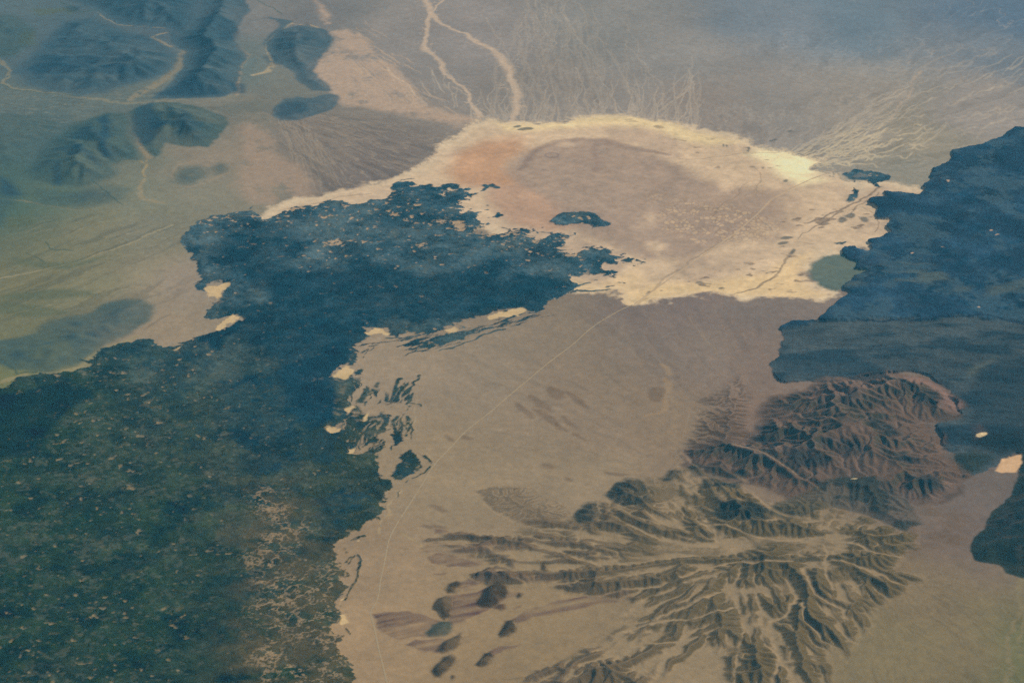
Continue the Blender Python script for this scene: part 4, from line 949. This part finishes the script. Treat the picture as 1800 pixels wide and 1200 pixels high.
# --- north-west: worn dark hills with pale valley floors
NWH = {
    'far': ([(-40, -20), (60, -20), (105, -5), (150, 14), (170, 22), (208, 42), (250, 47), (298, 50), (318, 62), (330, 72), (345, 40), (350, -20)], .38, 'long dark blue hills along the top left edge of the view'),
    'h1': ([(22, 126), (34, 112), (60, 96), (66, 84), (90, 66), (110, 40), (160, 30), (200, 48), (262, 66), (300, 86), (318, 98), (310, 112), (296, 128), (270, 142), (232, 150), (205, 156), (190, 164), (145, 169), (85, 162), (50, 150)], .55, 'broad rounded dark hill ringed by pale dry washes at upper left'),
    'h2': ([(300, 52), (318, 62), (335, 52), (348, 20), (360, -20), (430, -20), (436, 20), (426, 40), (410, 62), (420, 80), (432, 100), (426, 130), (418, 160), (400, 171), (345, 175), (270, 173), (292, 158), (320, 118), (324, 92), (305, 72)], .7, 'steep dark block of hill with a straight shadowed foot, between two pale washes'),
    'h3': ([(440, 36), (470, 31), (486, 36), (490, 46), (476, 60), (466, 76), (464, 92), (480, 106), (500, 118), (520, 128), (530, 148), (545, 160), (566, 163), (586, 163), (580, 150), (556, 128), (572, 90), (580, 72), (574, 56), (540, 46), (500, 52), (514, 40), (480, 30)], .5, 'dark hill beside the pale sand fan at the head of two narrow washes'),
    'h3c': ([(480, 204), (483, 188), (496, 178), (520, 171), (545, 172), (575, 168), (596, 169), (601, 175), (576, 192), (545, 204), (515, 214), (494, 213)], .45, 'isolated dark oval hill with a smooth outline just left of the pale sand fan'),
    'h3b': ([(372, 56), (390, 36), (412, 38), (420, 55), (410, 74), (388, 78)], .4, 'small dark blue hill beside the head of a pale wash'),
    'h4': ([(232, 196), (250, 186), (275, 182), (320, 182), (368, 194), (396, 208), (402, 224), (388, 240), (366, 260), (330, 260), (300, 252), (284, 272), (272, 280), (262, 268), (252, 250), (240, 232), (233, 214)], .95, 'sharp two-faced hill with one deep dark side in the middle of the left valley'),
    'h5': ([(38, 300), (60, 276), (82, 250), (110, 228), (130, 216), (162, 206), (190, 198), (228, 200), (236, 240), (246, 272), (246, 283), (215, 284), (200, 290), (206, 304), (190, 318), (150, 330), (105, 333), (60, 318)], .85, 'large dark mountain mass with branching spurs on the left'),
    'h6': ([(300, 322), (304, 310), (318, 297), (350, 292), (364, 300), (362, 312), (345, 324), (322, 330)], .30, 'low dark hillock ringed by a pale sandy rim'),
    'h6b': ([(366, 296), (385, 288), (400, 292), (396, 304), (380, 308)], .15, 'very low patch of dark ground beside the ringed hillock'),
    'h7': ([(-60, 310), (0, 308), (20, 318), (40, 345), (20, 352), (0, 400), (-60, 410)], .6, 'dark green slope cut off by the left edge of the view'),
    'h9': ([(-60, 30), (20, 28), (60, 50), (52, 80), (20, 102), (-60, 104)], .22, 'low dark rise on the left edge below the long blue hills'),
    'h10': ([(-60, 196), (40, 204), (112, 214), (84, 246), (40, 290), (-20, 300), (-60, 300)], .26, 'gentle dark slope between the left edge and the branching mountain'),
    'h11': ([(60, 336), (110, 338), (200, 322), (235, 330), (226, 352), (150, 366), (60, 360)], .16, 'low dark apron along the foot of the branching mountain'),
    'h12': ([(330, 186), (372, 190), (440, 178), (470, 176), (476, 192), (440, 200), (408, 206)], .08, 'faint low grey rise between the sharp hill and the curled one'),
    'h8': ([(270, 540), (264, 566), (232, 586), (205, 596), (180, 612), (140, 636), (90, 652), (40, 652), (14, 648), (0, 636), (-30, 640), (-30, 600), (20, 598), (60, 588), (76, 572), (110, 562), (160, 550), (178, 534), (218, 526), (252, 528)], .42, 'low grey-green ridge lying along the edge of the western lava'),
}
P_ = np.concatenate([GP(v[0]) for v in NWH.values()])
sy, sx = window(P_, 200)
sy = slice(sy.start, NY)
ST = 2
def cut2(a):
    return a[sy, sx][::ST, ::ST].astype(np.float64)
U = 0
sdn = {}
for k, (pts, u, _) in NWH.items():
    sdn[k] = inside(pts, WC, mar=400)
    U = np.maximum(U, u * sstep(-20, 260, cut2(sdn[k])))
allsd = np.max(np.stack(list(sdn.values())), 0)
fx_ = cut2(allsd) < 0
U = U * (.8 + .35 * np.clip(cut2(N3), -1, 1.5))
h0 = np.where(fx_, 0, np.clip(cut2(allsd), 0, 300) * .03) + cut2(N2) * 2 + cut2(fbm(200, 4, 71))
h0 = np.where(fx_, 0, np.maximum(h0, .2))
hN, AN = erode(U, h0, fx_, DX * ST, 22, .52, 4, 10.5)
hN = blur(hN, 4)
nyw, nxw = sy.stop - sy.start, sx.stop - sx.start
fy = (np.arange(nyw, dtype=f4) / ST)[:, None] * np.ones((1, nxw), f4)
fx2 = (np.arange(nxw, dtype=f4) / ST)[None, :] * np.ones((nyw, 1), f4)
hN = bil(hN.astype(f4), fx2, fy)
AN = bil(blur(np.log(AN), 2).astype(f4), fx2, fy)
big = np.zeros((NY, NX), f4)
big[sy, sx] = hN
hgt += big * (allsd > 0)
bw = np.zeros((NY, NX), f4)
bw[sy, sx] = sstep(10.2, 13.0, AN)
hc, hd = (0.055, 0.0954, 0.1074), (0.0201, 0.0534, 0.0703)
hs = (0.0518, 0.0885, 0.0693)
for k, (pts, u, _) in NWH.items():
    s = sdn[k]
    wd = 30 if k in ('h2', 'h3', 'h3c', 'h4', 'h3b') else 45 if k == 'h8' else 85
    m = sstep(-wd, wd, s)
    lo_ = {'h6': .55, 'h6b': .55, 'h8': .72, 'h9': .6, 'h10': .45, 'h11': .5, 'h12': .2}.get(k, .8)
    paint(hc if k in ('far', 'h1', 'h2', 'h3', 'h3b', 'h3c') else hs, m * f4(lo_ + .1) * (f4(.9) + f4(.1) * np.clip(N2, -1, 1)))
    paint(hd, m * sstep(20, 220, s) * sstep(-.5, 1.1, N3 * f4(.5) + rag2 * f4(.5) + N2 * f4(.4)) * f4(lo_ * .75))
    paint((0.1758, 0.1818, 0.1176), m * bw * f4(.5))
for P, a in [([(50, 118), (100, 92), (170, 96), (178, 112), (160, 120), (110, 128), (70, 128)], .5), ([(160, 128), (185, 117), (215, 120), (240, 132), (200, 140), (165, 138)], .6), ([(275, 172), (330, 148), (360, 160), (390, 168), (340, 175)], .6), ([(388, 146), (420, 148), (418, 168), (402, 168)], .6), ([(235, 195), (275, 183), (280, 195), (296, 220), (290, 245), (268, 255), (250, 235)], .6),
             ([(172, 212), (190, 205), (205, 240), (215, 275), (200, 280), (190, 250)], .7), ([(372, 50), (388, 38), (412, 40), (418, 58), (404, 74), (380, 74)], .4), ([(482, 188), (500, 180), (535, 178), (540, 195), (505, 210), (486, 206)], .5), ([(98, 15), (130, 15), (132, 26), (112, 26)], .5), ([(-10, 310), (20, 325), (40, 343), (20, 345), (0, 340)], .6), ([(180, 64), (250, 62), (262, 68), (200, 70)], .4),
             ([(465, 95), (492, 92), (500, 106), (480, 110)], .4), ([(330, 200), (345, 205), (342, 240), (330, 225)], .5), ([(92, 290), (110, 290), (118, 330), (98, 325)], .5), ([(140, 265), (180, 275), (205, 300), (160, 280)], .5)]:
    paint((0.0158, 0.0469, 0.0689), soft(P, 45, WB) * f4(a))  # shade of the unlit hill faces painted into the colour
for q, k in enumerate(NWH):
    lab[(sdn[k] > 0) & (lab != 2) & (lab < 70)] = 50 + q
lab[(lab == 0) & (lav > .5)] = 2

# haze-soft speckle of desert pavement, gravel and bushes
tone(1 + f4(.03) * fbm(22, 2, 81) + f4(.015) * fbm(45, 2, 82))
alb = np.clip(alb, .003, .85)
hgt = np.maximum(hgt, 0.2)
# ==== BLENDER objects
LABELS = {
    0: ('desert_plain', 'wide grey-tan gravel plain of fans and washes surrounding the dry lake, lava and hills', 'plain', 'ground'),
    1: ('dry_lake', 'pale cream dry lake bed with mauve and orange clay in its middle', 'dry lake', 'sand'),
    2: ('lava_field', 'western blue-black lava field flecked with sand pockets, reaching onto the dry lake', 'lava field', 'lava'),
    3: ('lava_field', 'eastern blue-black lava field at the right edge with grey-brown slopes below it', 'lava field', 'lava'),
    4: ('mud_flat', 'small smooth grey-green flat between the pale lake shore and the eastern lava', 'mud flat', 'sand'),
    5: ('eroded_slope', 'grey-brown rilled gravel slope running down left from the reddish hills', 'slope', 'hill'),
    6: ('eroded_terrace', 'finger-like brown gravel terrace cut by gullies above the stacked knolls', 'terrace', 'hill'),
    7: ('badlands', 'fan of pale dissected ridges and sandy washes spreading from one head at lower right', 'badlands', 'hill'),
    8: ('red_hill', 'reddish-brown rugged hill mass below the eastern lava slopes', 'hill', 'hill'),
    20: ('dark_hill', 'smooth dark blue-grey hill cut off by the right edge beside a pale valley floor', 'hill', 'hill'),
}
for q, t in enumerate(['dark purple-grey rocky knob left of the pale main wash, furthest left of its chain', 'dark brownish rocky knob between two pale washes above the badlands',
                       'tiny round dark knob at the lower end of a thin pale wash', 'long low dark knob under the rilled slope left of the red hills', 'round dark knob directly above the flat black knob beside the badlands',
                       'flat nearly black knob at the upper edge of the badlands', 'big dark green-grey knob with a pale left flank between red hills and badlands']):
    LABELS[10 + q] = ('rocky_knob', t, 'rocky knob', 'hill')
for q, t in enumerate(['thin broken chain of black lava slivers on orange clay, furthest north of the outcrops', 'diamond-shaped black lava outcrop on pinkish clay beside the western lava field', 'small hooked lava scrap just left of the diamond-shaped outcrop',
                       'lower of two short parallel lava slivers above the diamond-shaped outcrop', 'upper of two short parallel lava slivers above the diamond-shaped outcrop', 'tiny slanted lava sliver between the parallel slivers and the hooked scrap',
                       'ragged oval lava outcrop with a sandy ring at its right end', 'tiny lava flake below the ragged oval outcrop with the ring', 'hammer-shaped lava outcrop with a tail on the pale lake shore near the eastern lava',
                       'short dark lava strip at the lake shore above the grey-green flat', 'compact rough lava patch among the ribbons of rubble in drifted sand', 'lobed lava outcrop east of the western field, beside the bend of the dirt road',
                       'dark lava patch in the pale streaks south of the western field', 'small grey lava sliver beside bright sand on the western field edge', 'small dark lava scrap on sand at the lower western field edge']):
    LABELS[70 + q] = ('lava_outcrop', t, 'lava outcrop', 'lava')
for q, (_, _, t) in enumerate(KNOLLS):
    LABELS[30 + q] = ('knoll', t, 'knoll', 'hill')
for q, (k, (_, _, t)) in enumerate(NWH.items()):
    LABELS[50 + q] = ('mountain' if k in ('h5', 'far') else 'hill', t, 'hill', 'hill')

def land_material(name, fine, coarse, amount, bump):
    m = bpy.data.materials.new(name)
    m.use_nodes = True
    nt = m.node_tree
    N, Lk = nt.nodes, nt.links.new
    bs = N['Principled BSDF']
    bs.inputs['Roughness'].default_value = 0.95
    bs.inputs['Specular IOR Level'].default_value = 0.12
    at = N.new('ShaderNodeAttribute')
    at.attribute_name = 'ground_colour'
    tc = N.new('ShaderNodeTexCoord')
    na, nb = N.new('ShaderNodeTexNoise'), N.new('ShaderNodeTexNoise')
    for n, s_, d in ((na, 1 / fine, 3), (nb, 1 / coarse, 4)):
        n.inputs['Scale'].default_value = s_
        n.inputs['Detail'].default_value = d
        n.inputs['Roughness'].default_value = 0.65
        Lk(tc.outputs['Object'], n.inputs['Vector'])
    add = N.new('ShaderNodeMath'); add.operation = 'ADD'
    Lk(na.outputs['Fac'], add.inputs[0]); Lk(nb.outputs['Fac'], add.inputs[1])
    mr = N.new('ShaderNodeMapRange')
    mr.inputs['From Min'].default_value = .6; mr.inputs['From Max'].default_value = 1.4
    mr.inputs['To Min'].default_value = 1 - amount; mr.inputs['To Max'].default_value = 1 + amount
    Lk(add.outputs[0], mr.inputs['Value'])
    mx = N.new('ShaderNodeVectorMath'); mx.operation = 'SCALE'
    Lk(at.outputs['Color'], mx.inputs[0]); Lk(mr.outputs[0], mx.inputs['Scale'])
    Lk(mx.outputs[0], bs.inputs['Base Color'])
    bp = N.new('ShaderNodeBump')
    bp.inputs['Strength'].default_value = 0.6
    bp.inputs['Distance'].default_value = bump
    Lk(add.outputs[0], bp.inputs['Height']); Lk(bp.outputs[0], bs.inputs['Normal'])
    return m

def tag(o, label, cat, kind='structure', group=None):
    o['label'] = label
    o['category'] = cat
    o['kind'] = kind
    if group:
        o['group'] = group

def grid_mesh(name, V, F, colours, mat):
    me = bpy.data.meshes.new(name)
    me.vertices.add(len(V))
    me.vertices.foreach_set('co', V.astype(f4).ravel())
    me.loops.add(F.size)
    me.loops.foreach_set('vertex_index', F.astype(np.int32).ravel())
    me.polygons.add(len(F))
    me.polygons.foreach_set('loop_start', np.arange(len(F), dtype=np.int32) * 4)
    me.polygons.foreach_set('use_smooth', np.ones(len(F), bool))
    a = me.attributes.new('ground_colour', 'FLOAT_COLOR', 'POINT')
    a.data.foreach_set('color', colours.astype(f4).ravel())
    me.update(calc_edges=True)
    me.materials.append(mat)
    o = bpy.data.objects.new(name, me)
    col.objects.link(o)
    return o

if bpy:
    MATS = {'ground': land_material('desert_gravel', 14, 70, .13, 3.0), 'sand': land_material('lake_clay', 12, 50, .08, .6),
            'lava': land_material('rough_lava', 11, 38, .42, 7.0), 'hill': land_material('weathered_rock', 12, 60, .18, 4.0)}
    # keep the part of the survey that the view can reach, with a broad margin on both sides
    fl = lab[:-1, :-1].copy()
    keep = np.abs(XX[:-1, :-1]) < (YY[:-1, :-1] * math.tan(HFOV / 2) * 1.28 + 700)
    vid = np.arange(NX * NY, dtype=np.int64).reshape(NY, NX)
    COL = np.stack([alb[0].ravel(), alb[1].ravel(), alb[2].ravel(), np.ones(NX * NY, f4)], 1)
    VER = np.stack([XX.ravel(), YY.ravel(), hgt.ravel()], 1)
    for key, (name, label, cat, mk_) in LABELS.items():
        j, i = np.where(keep & (fl == key))
        if not len(j):
            continue
        F = np.stack([vid[j, i], vid[j, i + 1], vid[j + 1, i + 1], vid[j + 1, i]], 1)
        used = np.zeros(NX * NY, bool)
        used[F.ravel()] = True
        re = np.cumsum(used) - 1
        V, F, Cc = VER[used], re[F], COL[used]
        if key == 0:      # the plain goes on to the horizon, lower and coarser, beyond the survey
            n0 = len(V)
            gx_ = np.linspace(-70000, 70000, 29)
            gy_ = np.linspace(-30000, 110000, 29)
            ox, oy = np.meshgrid(gx_, gy_)
            V = np.concatenate([V, np.stack([ox.ravel(), oy.ravel(), np.full(ox.size, -25.0)], 1)])
            Cc = np.concatenate([Cc, np.tile([.2, .18, .16, 1], (ox.size, 1))])
            oi = np.arange(ox.size).reshape(29, 29) + n0
            F = np.concatenate([F, np.stack([oi[:-1, :-1].ravel(), oi[:-1, 1:].ravel(), oi[1:, 1:].ravel(), oi[1:, :-1].ravel()], 1)])
        o = grid_mesh(name, V, F, Cc, MATS[mk_])
        grp = {'knoll': 'smooth dark knolls on the southern plain', 'rocky_knob': 'dark rocky knobs above the badlands', 'lava_outcrop': 'isolated outcrops of dark lava', 'lava_field': 'dark lava fields beside the dry lake'}.get(name)
        tag(o, label, cat, 'thing' if name in ('knoll', 'rocky_knob', 'lava_outcrop') else 'structure', grp)

    # graded dirt tracks, draped on the ground
    def track(name, pts, wd, colour, label):
        P = GP(pts)
        q = [np.linspace(0, 1, 25)[:-1] + k for k in range(len(P) - 1)]
        t = np.concatenate(q + [[len(P) - 1]])
        n = len(P)
        def cr(t):
            k = np.minimum(t.astype(int), n - 2)
            u = (t - k)[:, None]
            p0, p1, p2, p3 = P[np.maximum(k - 1, 0)], P[k], P[k + 1], P[np.minimum(k + 2, n - 1)]
            return .5 * (2 * p1 + (p2 - p0) * u + (2 * p0 - 5 * p1 + 4 * p2 - p3) * u ** 2 + (3 * p1 - p0 - 3 * p2 + p3) * u ** 3)
        c = cr(t)
        rng = np.random.default_rng(7)
        tg = np.gradient(c, axis=0)
        tg /= np.linalg.norm(tg, axis=1)[:, None]
        nr = np.stack([-tg[:, 1], tg[:, 0]], 1)
        c = c + nr * np.interp(np.arange(len(c)), np.arange(0, len(c) + 20, 20), rng.normal(0, 4, len(c) // 20 + 2)[:len(np.arange(0, len(c) + 20, 20))])[:, None]
        ws = wd * (1 + .25 * rng.standard_normal(len(c)))
        rows = []
        for e in (-1, 0, 1):
            xy = c + nr * (e * ws / 2)[:, None]
            z = bil(hgt, (xy[:, 0] - XS[0]) / DX, (xy[:, 1] - YS[0]) / DX) + .6 + .25 * (e == 0)
            rows.append(np.stack([xy[:, 0], xy[:, 1], z], 1))
        m = len(c)
        V = np.concatenate(rows)
        k = np.arange(m - 1)
        F = np.concatenate([np.stack([k, k + 1, m + k + 1, m + k], 1), np.stack([m + k, m + k + 1, 2 * m + k + 1, 2 * m + k], 1)])[:, ::-1]
        o = grid_mesh(name, V, F, np.tile(list(colour) + [1], (len(V), 1)), MATS['sand'])
        tag(o, label, 'track')
    track('dirt_road', [(686, 1230), (676, 1182), (664, 1136), (656, 1098), (651, 1076), (664, 1052), (671, 1015), (677, 980), (684, 950), (698, 922), (722, 884), (745, 846), (762, 820), (788, 791), (816, 761), (860, 725), (902, 689), (950, 649), (1000, 611), (1040, 577), (1085, 549), (1112, 536)], 12,
          (0.3734, 0.2878, 0.151), 'long pale dirt road crossing the tan plain from the bottom edge up to the dry lake')
    track('dirt_track', [(1114, 536), (1150, 510), (1200, 474), (1245, 443), (1290, 412), (1330, 378), (1360, 349), (1420, 318), (1470, 300)], 12, (0.4937, 0.3757, 0.2201), 'straight pale track across the dry lake bed to its north-east shore')

    # the dusty air
    x0, x1, y0, y1, z0, z1 = -72000, 72000, -32000, 112000, -27, H + 300
    hv = [(x, y, z) for z in (z0, z1) for y in (y0, y1) for x in (x0, x1)]
    me = bpy.data.meshes.new('haze')
    me.from_pydata(hv, [], [(0, 2, 3, 1), (4, 5, 7, 6), (0, 1, 5, 4), (2, 6, 7, 3), (0, 4, 6, 2), (1, 3, 7, 5)])
    hz = bpy.data.objects.new('haze', me)
    col.objects.link(hz)
    hm_ = bpy.data.materials.new('dusty_air')
    hm_.use_nodes = True
    nt = hm_.node_tree
    nt.nodes.clear()
    out = nt.nodes.new('ShaderNodeOutputMaterial')
    vol = nt.nodes.new('ShaderNodeVolumePrincipled')
    vol.inputs['Color'].default_value = (.06, .60, .92, 1)
    vol.inputs['Absorption Color'].default_value = (1, 1, 1, 1)
    vol.inputs['Density'].default_value = 0.76e-5
    nt.links.new(vol.outputs[0], out.inputs['Volume'])
    me.materials.append(hm_)
    tag(hz, 'thin blue air haze filling the whole basin', 'haze', 'stuff')
